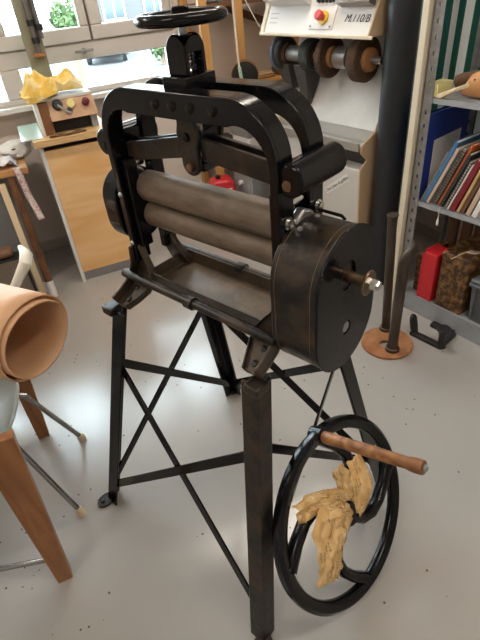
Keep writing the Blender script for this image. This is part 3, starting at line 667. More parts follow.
def book(s, y, h, th, ang, dep, cover, label, spiral=False, pages='paper'):
    # leaning book: spine to the front, bottom edge on the shelf
    ta = math.tan(R(ang))
    if BK[1]:
        th0, h0, a0 = BK[1]; s = BK[0] + th0 / cos(R(a0)) + .003 + min(h0, h) * max(0, math.tan(R(a0)) - ta)
    else: s = BK[0]
    BK[0] = s; BK[1] = (th + (.008 if spiral else .003), h, ang); s += .0015 + (.004 if spiral else 0)
    t = thing('spiral_notebook' if spiral else 'book', label, 'notebook' if spiral else 'book', SW(s, y, .607), SA, 'books leaning in the middle bay')
    Rm = Matrix.Rotation(R(ang), 4, 'Y'); lift = th * sin(R(ang)) + .0015 * 1; 
    b = MB().box((0, .002, .002), (th, dep - .002, h - .002)); b.bm.transform(Matrix.Translation((0, 0, lift)) @ Rm); b.build('page_block', M[pages], t)
    b = MB().box((-.0015, 0, 0), (.0015, dep, h)).box((th - .0015, 0, 0), (th + .0015, dep, h))
    if not spiral: b.box((-.001, -.001, 0), (th + .001, .0012, h))
    b.bm.transform(Matrix.Translation((0, 0, lift)) @ Rm); b.build('cover', M[cover], t)
    if spiral:
        b = MB(); n = int(h / .013)
        for k in range(n):
            z = .01 + k * .013; b.tube([(th / 2 + (th / 2 + .004) * cos(a), .002 - .008 * sin(a) * 1. + .004, z + .002 * sin(a)) for a in [j * pi / 5 for j in range(10)]], .0016, 5, closed=True)
        b.bm.transform(Matrix.Translation((0, 0, lift)) @ Rm); b.build('spiral_binding', M['black'], t)
    return t
A_ = 23.
book(0, .010, .265, .006, 22, .19, 'greycover', 'thin grey-brown booklet, first in the leaning row right of the blue folder')
book(0, .008, .312, .013, 22, .20, 'bluebook', 'light blue book, second in the row leaning right of the blue folder')
book(0, .008, .283, .011, 22, .19, 'beige', 'beige book leaning between the blue book and the first spiral notebook')
book(0, .012, .285, .016, 21, .19, 'greycover', 'thick grey spiral notebook with black rings in the leaning row', True, 'greycover')
book(0, .020, .305, .008, 21, .18, 'orange', 'orange-red book top showing behind the thick spiral notebook')
book(0, .010, .268, .012, 21, .19, 'darkcover', 'dark covered book leaning left of the thin spiral notebook')
book(0, .006, .238, .008, 20, .18, 'greycover', 'thin pale spiral notebook next to the dark red book', True, 'paper')
book(0, .006, .228, .004, 20, .18, 'paper', 'white brochure pressed against the left of the dark red book')
book(0, .004, .248, .020, 19, .20, 'redbook', 'dark red bound book leaning in the middle bay')
book(0, .006, .240, .010, 18, .19, 'tan', 'worn tan book just right of the dark red book')
book(0, .010, .230, .012, 18, .19, 'brownbook', 'brown book between the worn tan book and the pale upright papers')
book(0, .008, .265, .016, 16, .20, 'beige', 'pale beige bundle of papers at the right edge of the middle bay')
book(0, .008, .275, .018, 15, .20, 'paper', 'white book at the extreme right of the middle bay')
tb = thing('mailing_tube', 'black tube with a rounded end lying on top of the leaning books', 'tube', SW(.235, .03, .925), SA)
MB().lathe([(.001, -.002), (.020, .001), (.024, .010), (.024, .20), (.001, .20)], (0, 0, 0), (.55, .80, .12), 20).build('tube_body', M['black'], tb)
bm_ = thing('bookmark_cord', 'cream tassel hanging from a book over the edge of the middle shelf', 'bookmark', SW(.118, .0, .606), SA)
MB().tube([(0, .0055, .003), (0, .001, .003), (0, -.004, -.01), (.002, -.004, -.05)], .0014, 6).build('cord', M['rope'], bm_)
MB().lathe([(.001, 0), (.004, -.004), (.006, -.03), (.004, -.032), (.001, -.032)], (.002, -.004, -.048), (0, 0, 1), 10).build('tassel', M['rope'], bm_)

# upper shelf
yb_ = thing('small_carton', 'small yellow carton at the left end of the upper shelf', 'box', SW(-.006, .006, 1.057), SA)
MB().box((-.036, 0, 0), (.020, .10, .048)).build('carton', M['yellowbox'], yb_, bevel=.002)
MB().box((-.026, -.0008, .030), (.006, 0, .036)).build('printed_line', M['beige'], yb_)
gt = thing('green_clamp', 'green and white tool lying behind the yellow carton', 'tool', SW(.035, .27, 1.057), SA)
MB().tube([(-.05, .0, .04), (.0, .0, .052), (.06, .01, .07)], [.010, .012, .009], 10).build('grip', M['greenp'], gt)
MB().box((-.06, -.012, 0), (.05, .012, .042)).build('tool_foot', M['white'], gt, bevel=.004)
dk = thing('hand_drill', 'dark brown and black hand tool on the upper shelf', 'tool', SW(.048, .155, 1.057), SA)
MB().lathe([(.001, 0), (.024, .004), (.028, .03), (.026, .07), (.018, .10), (.001, .102)], (-.055, 0, .03), (1, .15, .28), 18).build('tool_body', M['brownbook'], dk)
MB().lathe([(.001, 0), (.020, .002), (.024, .02), (.022, .05), (.001, .054)], (.035, .015, .060), (1, .1, .45), 18).build('tool_head', M['black'], dk)
wv = thing('wooden_wedge', 'pale wooden wedge stick leaning on the shoe last of the upper shelf', 'wedge', SW(.052, -.004, 1.0575), SA)
MB().hexa([(-.035, 0, 0), (-.01, 0, 0), (-.01, .02, 0), (-.035, .02, 0)], [(-.03, 0, .006), (.09, -.004, .062), (.09, .016, .062), (-.03, .02, .006)]).bar((-.03, .008, .006), (.095, .008, .058), .016, .014, (0, 1, 0)).build('wedge', M['palewood'], wv, bevel=.002)
ls = thing('shoe_last', 'orange-brown wooden shoe last on the upper shelf', 'shoe last', SW(.105, .035, 1.057), SA)
m = MB(); secs = [(0, .022, .010, .045), (.02, .034, .006, .088), (.06, .040, .002, .110), (.11, .040, 0, .108), (.16, .038, 0, .09), (.21, .042, 0, .065), (.25, .036, 0, .042), (.275, .015, .002, .02)]
rg = []
for x, w_, zb_, zt_ in secs:
    cz = (zb_ + zt_) / 2; hz = (zt_ - zb_) / 2
    rg.append([m.bm.verts.new((x, w_ + w_ * cos(a) * abs(cos(a)) ** -.3 if abs(cos(a)) > .01 else w_, cz + hz * (1 if sin(a) > 0 else -1) * abs(sin(a)) ** .7)) for a in [k * pi / 10 + .01 for k in range(20)]])
for i in range(len(rg) - 1):
    for k in range(20): m.bm.faces.new((rg[i][k], rg[i][(k + 1) % 20], rg[i + 1][(k + 1) % 20], rg[i + 1][k]))
m.bm.faces.new(rg[0]); m.bm.faces.new(rg[-1])
m.build('last_body', M['lastw'], ls)
MB().cyl((.045, -.0005, .072), (.045, .01, .072), .0035, 10).build('last_hole', M['black'], ls)
rl = thing('wooden_disc', 'round beige wooden disc propped at the right end of the upper shelf', 'disc', SW(.30, .18, 1.057), SA)
MB().lathe([(.001, 0), (.07, 0), (.075, .005), (.075, .03), (.07, .035), (.001, .035)], (0, 0, .165), (-.3, -.9, .25), 28).build('disc', M['beige'], rl)
MB().box((-.05, .0, 0), (.05, .08, .10)).build('disc_stand', M['brownbook'], rl, bevel=.003)

# cream board and dark green board standing between pipe and shelf, the pipe
o = at_shelf(MB().box((-.086, -.02, 0), (-.056, .03, 2.3)).build('cream_post', M['cream'], bevel=.003)); tag(o, 'tall cream painted post standing upright at the left end of the steel shelf', 'post')
o = at_shelf(MB().box((-.104, -.005, 0), (-.088, .036, 2.3)).build('green_board', mat('dark_green_board', (.02, .05, .04), .5), bevel=.002)); tag(o, 'thin dark green board between the black pipe and the cream post', 'board')
pp = thing('ventilation_pipe', 'thick black vertical pipe from floor to ceiling beside the finishing machine', 'pipe', W(1.664, 1.922, 0), 0)
MB().cyl((0, 0, 0), (0, 0, ZC), .089, 48).build('pipe_body', M['blackpipe'], pp)
for z in (.56, 2.2): MB().lathe([(.0885, -.012), (.0905, -.012), (.0905, .012), (.0885, .012), (.0885, -.012)], (0, 0, z), (0, 0, 1), 48).build('pipe_joint', M['blackpipe'], pp)

# floor stand with two patinated iron rods
rs = thing('iron_rod_stand', 'rusty round base plate with two upright iron rods, one bent at the top', 'stand', W(1.30, 1.41, 0), 0)
m = MB(); m.plate_holes(arc(0, 0, .122, 0, 355, 71), [arc(-.012, -.012, .024, 0, 345, 23)], lambda x, y, h: V3((x, y, h)), 0, .014); m.build('base_plate', M['rustplate'], rs, bevel=.003)
a = W(1.36, 1.495) - W(1.30, 1.41); b_ = W(1.315, 1.485) - W(1.30, 1.41)
m = MB().lathe([(.032, .014), (.030, .028), (.022, .032), (.0205, .05), (.0205, .63), (.0245, .648), (.026, .655), (.0001, .656)], a, (b_ + V3((0, 0, .66)) - a), 24); m.build('straight_rod', M['rod'], rs)
c = W(1.285, 1.352) - W(1.30, 1.41)
pts = [c + V3((0, 0, z)) for z in (.014, .028, .032, .06, .2,   .36, .480)]; rad = [.034, .032, .026, .0235, .0235, .0235, .0235]
d_ = (W(1.44, 1.25) - W(1.285, 1.352)); d_.normalize()
for k in range(1, 9):
    t = k / 8; an = R(46 * t); Rb = .085; pts.append(c + V3((0, 0, .480 + Rb * sin(an))) + d_ * Rb * (1 - cos(an))); rad.append(.0235)
e = pts[-1]; dd = (pts[-1] - pts[-2]).normalized(); pts += [e + dd * .022, e + dd * .036, e + dd * .042]; rad += [.025, .033, .035]
MB().tube(pts, rad, 22).build('bent_rod', M['rod'], rs)

# black cast iron last holder on the floor
an = thing('cast_iron_anvil', 'small black cast iron shoe anvil lying on the floor in front of the shelf', 'anvil', W(1.49, 1.36, 0), 0)
Lp, Fp, Rp = W(1.452, 1.415) - W(1.49, 1.36), W(1.492, 1.262) - W(1.49, 1.36), W(1.615, 1.300) - W(1.49, 1.36)
m = MB().bar(Lp + V3((0, 0, .011)), Fp + V3((0, 0, .011)), .022, .030, (0, 0, 1)).bar(Fp + V3((0, 0, .011)), Rp + V3((0, 0, .011)), .022, .032, (0, 0, 1)).bar(Rp + V3((0, 0, .011)), Rp + (Lp - Fp) * .75 + V3((0, 0, .011)), .022, .036, (0, 0, 1))
m.build('anvil_base', M['iron2'], an, bevel=.004)
dl = (Fp - Lp).normalized(); dr = (Rp - Fp).normalized()
m = MB(); m.prism([(-.020, 0), (.020, 0), (.026, .05), (.024, .085)] + [(x, z) for x, z in arc(0, .085, .024, 0, 180, 10)][1:] + [(-.026, .05)], -.008, .008, lambda x, z, h: Lp + dl * (.018 + h) + dr * (x + .01) + V3((0, 0, z)) - dl * z * .25)
m.build('tongue', M['iron2'], an, bevel=.004)
m = MB().tube([Fp + V3((0, 0, z)) + dr * .012 for z in (.0, .02, .05, .085, .10)], [.026, .018, .016, .020, .026], 18); m.tube([Fp + dr * .012 + V3((0, 0, .10)), Fp + dr * .012 + V3((0, 0, .112))], [.033, .031], 22); m.build('post_head', M['iron2'], an, bevel=.002)

# ------------------------------------------------------------------ shoe finishing machine (local x from its right end to the left, y into the wall)
GA = R(124.); 
gm = thing('finishing_machine', 'cream shoe finishing machine with a row of brushes and grinding discs under its hood', 'machine', W(1.51, 1.98, 0), GA)
# local frame: +x along the front to the left as seen, depth direction is -y of the rotated frame
def G(s, t, z): return V3((s, -t, z))
SP = [(.02, .0), (.0, .66), (.05, .70), (.0, .745), (.0, .785), (.10, .83), (.30, 1.17), (.30, 1.25), (.0, 1.253), (.0, 1.262), (.17, 1.62), (.50, 1.62), (.50, .0)]
m = MB().prism(SP, .004, .014, lambda t, z, h: G(h, t, z)); m.build('side_panel', M['creamtan'], gm, bevel=.008)
m = MB().prism(SP, .725, .760, lambda t, z, h: G(h, t, z)); m.build('side_panel', M['cream'], gm, bevel=.008)
m = MB().hexa([G(.010, 0, 1.253), G(.725, 0, 1.253), G(.725, .50, 1.253), G(.010, .50, 1.253)], [G(.010, .17, 1.62), G(.725, .17, 1.62), G(.725, .50, 1.62), G(.010, .50, 1.62)]); hd = m.build('hood', M['white'], gm, bevel=.006)
MB().bar(G(-.02, -.004, 1.256), G(.75, -.004, 1.256), .014, .012, (0, 0, 1)).build('hood_lip', M['cream'], hd, bevel=.003)
SLP = .17 / .367
def hoodp(s, u, lift=0.):   # point on the slanted hood face, u metres up the slope
    k = math.atan(SLP); return G(s, sin(k) * u, 1.253 + cos(k) * u) + V3((0, cos(k), sin(k))) * lift
tilt = R(90) - math.atan(SLP)
def hoodbox(name, s0, s1, u0, u1, th, m_, par, bev=.002):
    b = MB(); c = [hoodp(s, u, l) for l in (0, th) for s, u in ((s0, u0), (s1, u0), (s1, u1), (s0, u1))]
    return b.hexa(c[:4], c[4:]).build(name, m_, par, bevel=bev)
cp = hoodbox('switch_plate', .235, .395, .030, .165, .006, M['white'], hd)
rot_h = (tilt, 0, pi)
for k in range(5): hoodbox('push_button', .255 + k * .024, .271 + k * .024, .142, .160, .022, M['black'], cp)
nv = V3((0, cos(math.atan(SLP)), sin(math.atan(SLP))))
MB().lathe([(.0001, .004), (.030, .004), (.030, .016), (.022, .018), (.0001, .018)], hoodp(.302, .078), nv, 24).build('yellow_collar', M['yellowbox'] if False else mat('signal_yellow', (.75, .50, .04), .4), cp)
MB().lathe([(.015, .018), (.015, .032), (.022, .036), (.022, .052), (.018, .056), (.0001, .056)], hoodp(.302, .078), nv, 24).build('stop_button', mat('signal_red', (.60, .05, .05), .4), cp)
for s, u in ((.25, .042), (.38, .042)): MB().lathe([(.0001, .006), (.006, .006), (.005, .009), (.0001, .009)], hoodp(s, u), nv, 10).build('screw', M['dullsteel'], cp)
text('machine_marking', 'M.110/B', .044, M['ink'], gm, hoodp(.100, .078, .002), rot_h, .25, .0004)
for k in range(3): hoodbox('printed_line', .64, .70, .055 + k * .022, .058 + k * .022, .0012, M['beige'], hd, 0)
ub = hoodbox('upper_box', .42, .71, .135, .33, .075, M['white'], hd, .006)
b = MB(); c = [hoodp(s, u, .0765) for s, u in ((.57, .16), (.69, .16), (.69, .33), (.57, .33))]; c2 = [p + nv * .004 for p in c]; b.hexa(c, c2).build('tan_patch', M['creamtan'], ub)
for k in range(5):
    c = [hoodp(s, u, .0755) for s, u in ((.435, .15 + k * .012), (.475, .15 + k * .012), (.475, .154 + k * .012), (.435, .154 + k * .012))]; MB().hexa(c, [p + nv * .001 for p in c]).build('printed_line', M['ink'], ub)
hoodbox('metal_flap', .02, .22, .125, .33, .05, M['dirtsteel'], hd, .004)
# shaft with discs and brushes
ax_t, ax_z = .105, 1.150
MB().cyl(G(.0, ax_t, ax_z), G(.74, ax_t, ax_z), .016).build('drive_shaft', M['hub'], gm)
def disc(name, s, r, th, m_, hubm=None, hubr=.03):
    d = MB().lathe([(.0001, -th / 2), (r * .93, -th / 2), (r, -th / 2 + .006), (r, th / 2 - .006), (r * .93, th / 2), (.0001, th / 2)], G(s, ax_t, ax_z), (1, 0, 0), 40).build(name, m_, gm)
    if hubm: MB().lathe([(.0001, -th / 2 - .022), (hubr, -th / 2 - .020), (hubr * 1.1, -th / 2), (.0001, -th / 2)], G(s, ax_t, ax_z), (1, 0, 0), 28).build('disc_hub', hubm, d)
    return d
disc('grinding_disc', .700, .088, .022, M['abrblue']); disc('grinding_disc', .668, .080, .040, M['abr'], M['brush'], .05)
MB().lathe([(.034, .505), (.042, .51), (.042, .625), (.034, .63)], G(0, ax_t, ax_z), (1, 0, 0), 28).build('polished_roller', M['hub'], gm)
d = disc('grinding_disc', .462, .078, .06, M['abr'], M['brushcore'], .022)
for r_ in (.035, .055, .07): MB().tube([G(.4315, ax_t + r_ * cos(a), ax_z + r_ * sin(a)) for a in [k * pi / 16 for k in range(32)]], .003, 6, closed=True).build('disc_ring', M['chute'], d)
disc('brush', .335, .098, .04, M['brush'], M['brushcore'], .045)
MB().lathe([(.038, .19), (.050, .195), (.050, .275), (.042, .285)], G(0, ax_t, ax_z), (1, 0, 0), 28).build('polished_roller', M['hub'], gm)
disc('brush', .112, .100, .06, M['brush'], M['brushcore'], .050)
# suction chutes below the discs
for s0, s1, zz in ((.60, .70, .97), (.47, .56, .90)):
    m = MB().hexa([G(s0 + .02, .11, zz), G(s1 - .02, .11, zz), G(s1 - .02, .16, zz), G(s0 + .02, .16, zz)], [G(s0, .06, 1.105), G(s1, .06, 1.105), G(s1, .2, 1.105), G(s0, .2, 1.105)]); m.build('suction_chute', M['chute'], gm, bevel=.003)
# splash panel, tray, body
m = MB().hexa([G(.010, .10, .83), G(.725, .10, .83), G(.725, .31, .83), G(.010, .31, .83)], [G(.010, .29, 1.253), G(.725, .29, 1.253), G(.725, .31, 1.253), G(.010, .31, 1.253)]); m.build('splash_panel', M['splash'], gm, bevel=.002)
m = MB(); m.box(G(.010, .12, .755), G(.725, -.012, .775)).hexa([G(.010, -.012, .755), G(.725, -.012, .755), G(.725, .004, .755), G(.010, .004, .755)], [G(.010, -.02, .800), G(.725, -.02, .800), G(.725, -.008, .800), G(.010, -.008, .800)]).hexa([G(.010, .09, .775), G(.725, .09, .775), G(.725, .13, .775), G(.010, .13, .775)], [G(.010, .11, .84), G(.725, .11, .84), G(.725, .13, .84), G(.010, .13, .84)])
m.build('dust_tray', M['dullsteel'] if False else mat('tray_grey_metal', (.46, .44, .41), .35, metal=.5), gm, bevel=.002)
m = MB().hexa([G(.012, .10, .655), G(.42, .10, .655), G(.42, .16, .655), G(.012, .16, .655)], [G(.012, .02, .755), G(.42, .02, .755), G(.42, .12, .755), G(.012, .12, .755)]); m.build('tray_apron', M['chute'], gm)
bd = MB().box(G(.012, .48, 0), G(.42, .012, .655)).build('lower_cabinet', mat('cabinet_light_grey', (.58, .56, .52), .45), gm, bevel=.006)
lbp = MB().box((-.100, -.0006, -.019), (.100, .0006, .019)).build('paper_label', M['paper'], bd); lbp.location = G(.170, .0112, .545); lbp.rotation_euler = (0, R(36), 0)
text('label_writing', 'Tim Uwe Kujilfilm', .0265, M['ink'], lbp, (0, .0012, 0), (R(90), 0, pi), .35, .0003)
dw_ = MB().box(G(.424, .48, .05), G(.723, .03, .50)).build('drawer_cabinet', M['greymetal'], gm, bevel=.005)
MB().box(G(.44, .03, .12), G(.71, .018, .47)).build('drawer_front', M['greymetal'], dw_, bevel=.004)
MB().cyl(G(.575, .018, .37), G(.575, -.012, .37), .016).build('drawer_knob', M['white'], dw_)
m = MB().box(G(.424, .48, .50), G(.723, .05, .755)); m.build('white_housing', M['white'], gm, bevel=.004)

# ------------------------------------------------------------------ grey dust hopper and bench beside the finishing machine
hp = thing('dust_hopper', 'grey metal dust box with a white knob, left of the finishing machine', 'box', W(1.30, 2.88, 0), GA)
m = MB().box((.0, -.20, .0), (.20, -.0, .50)); m.build('hopper_body', M['greymetal'], hp, bevel=.005)
MB().box((.012, .0, .10), (.188, .010, .48)).build('hopper_door', M['greymetal'], hp, bevel=.003)
MB().cyl((.10, .010, .36), (.10, .038, .36), .015).build('door_knob', M['white'], hp)
m = MB().box((.01, -.19, .50), (.19, -.01, .66)); m.build('white_box', M['white'], hp, bevel=.004)
m = MB().hexa([(.01, -.19, .66), (.19, -.19, .66), (.19, -.01, .66), (.01, -.01, .66)], [(-.01, -.20, .76), (.21, -.20, .76), (.21, .02, .76), (-.01, .02, .76)]); m.build('hopper_tray', M['greymetal'], hp, bevel=.004)

# ------------------------------------------------------------------ wooden rack at the end wall
rk = thing('wooden_rack', 'open orange-brown wooden rack with slim posts by the window', 'rack', W(0, 0, 0), PH)
for a, b_ in ((1.155, 3.13), (1.385, 3.13)):
    MB().box((a, b_, 0), (a + .052, b_ + .045, 2.4)).build('post', M['pine'], rk, bevel=.002)
for a, b_ in ((1.155, 3.46), (1.98, 3.46), (1.98, 3.13)): MB().box((a, b_, 0), (a + .05, b_ + .045, 2.4)).build('post', M['pine'], rk, bevel=.002)
for z in (.42, .915, 1.375): MB().box((1.155, 3.176, z), (2.03, 3.459, z + .022)).build('rack_shelf', M['pine'] if z < 1.3 else M['brownbook'], rk, bevel=.002)
MB().bar((1.44, 3.44, 1.36), (1.97, 3.44, 1.16), .045, .02, (0, 0, 1)).build('diagonal_strut', M['brownbook'], rk)
rc = thing('red_canister', 'red plastic canister with white lettering on the floor behind the rollers', 'canister', W(1.125, 3.0, 0), PH - .2)
m = MB().prism(arc(-.06, .06, .03, 180, 90, 4)[::-1][:0] + [(-.085, 0), (.085, 0), (.085, .36)] + arc(.035, .365, .05, 0, 90, 6) + arc(-.035, .365, .05, 90, 180, 6), -.065, .065, lambda x, z, h: V3((x, h, z))); m.build('canister_body', M['redcan'], rc, bevel=.015)
MB().cyl((-.02, 0, .414), (-.02, 0, .435), .018).build('canister_cap', M['black'], rc)
for k, w_ in enumerate((.06, .045)): MB().box((-w_, -.0662, .345 - k * .026), (w_, -.0652, .357 - k * .026)).build('lettering_band', M['white'], rc)
tr = thing('tape_reel', 'round dark reel hanging on the wooden rack post', 'reel', W(1.395, 3.07, 1.005), PH)
MB().lathe([(.02, -.02), (.075, -.018), (.085, -.012), (.085, .012), (.075, .018), (.02, .02)], (0, 0, 0), (.55, 1, .1), 32).build('reel_body', M['black'], tr)
MB().lathe([(.083, -.022), (.088, -.022), (.088, -.016), (.083, -.016), (.083, -.022)], (0, 0, 0), (.55, 1, .1), 32).build('reel_rim', M['brushcore'], tr)
cd = thing('extension_cable', 'white cable with an inline switch hanging from the wooden rack', 'cable', W(1.5, 3.11, 1.397), PH)
MB().tube([(.08, 0, .25), (.085, -.02, .02), (.085, -.02, -.06), (.088, -.02, -.10), (.06, -.02, -.155), (.02, -.02, -.14), (-.02, -.02, -.07), (-.06, -.02, .0), (-.05, 0, .22)], .0035, 8).build('cord', M['rope'], cd)
MB().box((.074, -.032, -.085), (.098, -.010, -.02)).build('inline_switch', M['white'], cd, bevel=.005)
hk = thing('hanging_cord', 'pale twisted cord hanging beside the wooden rack post', 'cord', W(1.31, 2.985, .93), PH)
MB().tube([(.0, 0, .50), (.004, 0, .30), (.010, 0, .12), (.028, 0, .0), (.03, 0, -.01)], .006, 8).build('cord', M['rope'], hk)
MB().tube([(.008, -.004, .14), (.018, -.004, .06), (.028, -.004, .0)], .011, 8).build('knot', M['green'], hk)
for i, (x, y, z, sx, sy, sz, mm_, nm, lab, ct) in enumerate((
    (1.47, 3.22, 1.398, .12, .16, .09, 'black', 'camera_case', 'black case on the top shelf of the wooden rack', 'case'),
    (1.63, 3.22, 1.398, .16, .18, .12, 'darkcover', 'tool_case', 'dark case right of the black case on the rack', 'case'),
    (1.25, 3.22, 1.398, .09, .14, .12, 'greymetal', 'metal_tin', 'grey tin between the two posts of the wooden rack', 'tin'),
    (1.52, 3.20, .938, .16, .12, .03, 'cardboard', 'carton', 'flat brown carton on the middle shelf of the wooden rack', 'box'),
    (1.72, 3.20, .938, .15, .14, .045, 'brownbook', 'leather_case', 'flat brown leather case on the middle shelf of the rack', 'case'),
    (1.24, 3.20, .443, .11, .16, .16, 'darkcover', 'shoe_polish_box', 'dark box on the low shelf of the rack above the red canister', 'box'),
    (1.42, 3.20, .443, .12, .16, .12, 'cottonblue', 'cloth_bundle', 'bundle of printed cloth on the low shelf of the rack', 'cloth'))):
    t = thing(nm, lab, ct, W(x, y, z), PH)
    MB().box((0, 0, 0), (sx, sy, sz)).build('body', M[mm_], t, bevel=.012); MB().box((-.002, -.002, sz * .72), (sx + .002, sy + .002, sz * .78)).build('lid_seam', M['black'], t)

# ------------------------------------------------------------------ low plywood cabinet under the window
cb = thing('plywood_cabinet', 'low plywood cabinet with an orange grained front below the window', 'cabinet', W(0, 0, 0), PH)
C0, C1, CQ, CZ = .050, .420, 2.905, .865
m = MB().box((C0, CQ, 0), (C0 + .020, 3.33, CZ)).box((C1 - .02, CQ, 0), (C1, 3.33, CZ)).box((C0 + .02, 3.31, .06), (C1 - .02, 3.33, CZ)); m.build('carcass', M['white'], cb, bevel=.001)
MB().box((C0, CQ - .018, 0), (C0 + .020, CQ, CZ)).build('edge_strip', M['white'], cb)
MB().box((C0 + .021, CQ - .016, .068), (C1, CQ - .001, CZ - .03)).build('front_panel', M['ply'], cb, bevel=.001)
MB().box((C0 + .021, CQ + .004, 0), (C1 - .021, CQ + .02, .066)).build('toe_kick', M['toekick'], cb)
MB().box((C0 - .022, CQ - .045, CZ), (C1 + .03, 3.335, CZ + .035)).build('worktop', M['plyedge'], cb, bevel=.002)
cm = thing('cutting_mat', 'pale green glossy strip along the left edge of the plywood cabinet top', 'mat', W(.06, 3.12, CZ + .0352), PH)
MB().box((-.086, -.21, 0), (.028, .205, .004)).build('mat_sheet', M['green'], cm, bevel=.001)
ll = thing('leather_offcut', 'dark brown leather offcut lying in front of the switch box', 'leather', W(.20, 2.885, CZ + .0375), PH)
MB().grid(lambda u, v: V3((-.08 + u * .20, -.012 + v * .035 + .006 * sin(u * 9), .004 + .003 * sin(u * 14 + v * 3))), 16, 4).build('offcut', M['brownbook'], ll, solid=.003)

dv = thing('control_box', 'wooden control box with dials and knobs on the cabinet', 'control box', W(0, 0, CZ + .0352), PH)
D0, D1, DQ, DH = .092, .405, 2.945, .188
m = MB().prism([(DQ, 0), (DQ - .002, .175), (DQ + .035, DH), (DQ + .30, DH + .01), (DQ + .30, 0)], D0, D0 + .018, lambda y, z, x: V3((x, y, z))); m.build('side_board', M['white'], dv, bevel=.002)
m = MB().box((D0 + .018, DQ + .002, 0), (D0 + .070, DQ + .29, .165)); m.build('inner_side', M['devside'], dv, bevel=.002)
m = MB().box((D0 + .07, DQ + .05, 0), (D1, DQ + .29, .165)); m.build('dark_case', M['black'], dv)
m = MB().box((D1 - .035, DQ + .004, .0), (D1, DQ + .05, .07)); m.build('corner_block', M['greymetal'], dv)
m = MB().box((D0 + .018, DQ + .02, .166), (D1, DQ + .30, .182)); m.build('top_board', M['white'], dv, bevel=.002)
pn = MB().hexa([(D0 + .068, DQ - .012, .068), (D1 + .012, DQ - .012, .068), (D1 + .012, DQ + .002, .066), (D0 + .068, DQ + .002, .066)], [(D0 + .062, DQ + .03, .182), (D1 + .002, DQ + .03, .182), (D1 + .002, DQ + .044, .180), (D0 + .062, DQ + .044, .180)]).build('control_panel', M['panelwood'], dv, bevel=.002)
pa = math.atan2(.042, .114); pnv = V3((0, -cos(pa), sin(pa)))
def pnp(x, u, l=0): return V3((D0 + .066 + x, DQ - .012 + sin(pa) * u, .068 + cos(pa) * u)) + pnv * l
MB().lathe([(.0001, .0), (.028, .0), (.028, .008), (.022, .018), (.0001, .019)], pnp(.055, .078), pnv, 24).build('dial_knob', M['black'], pn)
MB().lathe([(.0001, .0), (.027, .0), (.027, .006), (.023, .007), (.0001, .006)], pnp(.125, .076), pnv, 28).build('gauge', M['brass'], pn)
MB().lathe([(.0001, .0065), (.022, .0068), (.0001, .0085)], pnp(.125, .076), pnv, 24).build('gauge_face', M['yellowbox'], pn)
MB().lathe([(.0001, .0), (.021, .0), (.020, .022), (.014, .026), (.0001, .027)], pnp(.205, .070), pnv, 22).build('round_knob', M['purple'], pn)
MB().lathe([(.0001, .0), (.018, .0), (.017, .016), (.0001, .017)], pnp(.108, .042), pnv, 4).build('square_knob', M['black'], pn)
MB().tube([pnp(.055, .075, .015), pnp(.10, .028, .035), pnp(.115, .02, .04)], .0065, 8).build('lever', M['dullsteel'], pn)
yc = bpy.data.objects.new('yellow_cloth', None); COL.objects.link(yc); yc.location = W(.215, 3.07, CZ + .0352 + .199); yc.rotation_euler = (0, 0, PH); tag(yc, 'crumpled yellow cloth lying on top of the control box', 'cloth')
def ycf(u, v):
    x, y = (u - .5) * .33, (v - .5) * .29 - .02
    e = min(1., 4.5 * min(u, 1 - u)) * min(1., 4.5 * min(v, 1 - v)); e = e * e * (3 - 2 * e)
    n1 = noise.noise(V3((u * 2.6, v * 2.4, 4.2))); rg_ = 1 - abs(noise.noise(V3((u * 2.2 + v * 1.2, v * 2.0 - u, 1.3)))) * 2.2; n2 = noise.noise(V3((u * 6, v * 6, 9.)))
    rg2 = 1 - abs(noise.noise(V3((u * 5.5 + v * 2, v * 3 - u * 2, 8.3)))) * 2.4
    z = .004 + e * (.030 + .032 * max(0, rg_) + .026 * max(0, rg2) + .02 * n1 + .012 * n2) + .030 * max(0, 1 - ((u - .84) ** 2 + (v - .66) ** 2) / .04) + .022 * max(0, 1 - ((u - .2) ** 2 + (v - .6) ** 2) / .05)
    x *= 1 + .10 * noise.noise(V3((u * 3, v * 5, 2))); y *= 1 + .12 * noise.noise(V3((u * 4, v * 3, 6)))
    lim = -.100 + .02 * noise.noise(V3((u * 9, 0, 3)))
    if u < .55 and y < -.104:
        z = max(-.028, .004 - (-.104 - y) * .8 * (1 - u / .55)); y = -.136 - .004 * noise.noise(V3((u * 14, v * 9, 1)))
    else: y = max(y, lim)
    return V3((x, y, z))
MB().grid(ycf, 44, 40).build('cloth_sheet', M['yellow'], yc, solid=.0025)

ps = thing('steel_post', 'olive grey square post with rods clamped to it in front of the window', 'post', W(0, 0, 0), PH)
MB().box((.160, 3.34, 0), (.262, 3.418, ZC)).build('post_column', M['postgreen'], ps, bevel=.004)
for x, z0 in ((.225, 1.25), (.262, 1.33)):
    r_ = MB().cyl((x, 3.322, z0), (x, 3.322, 2.4), .012, 14).build('clamped_rod', M['hardware'], ps)
for x, z in ((.225, 1.395), (.225, 1.31), (.262, 1.37), (.225, 1.60)):
    MB().cyl((x, 3.322, z), (x, 3.322, z + .03), .021, 14).build('clamp', M['black'], ps)
m = MB().box((.190, 3.305, 1.243), (.255, 3.34, 1.262)); m.build('rod_foot', M['brushcore'], ps, bevel=.003)

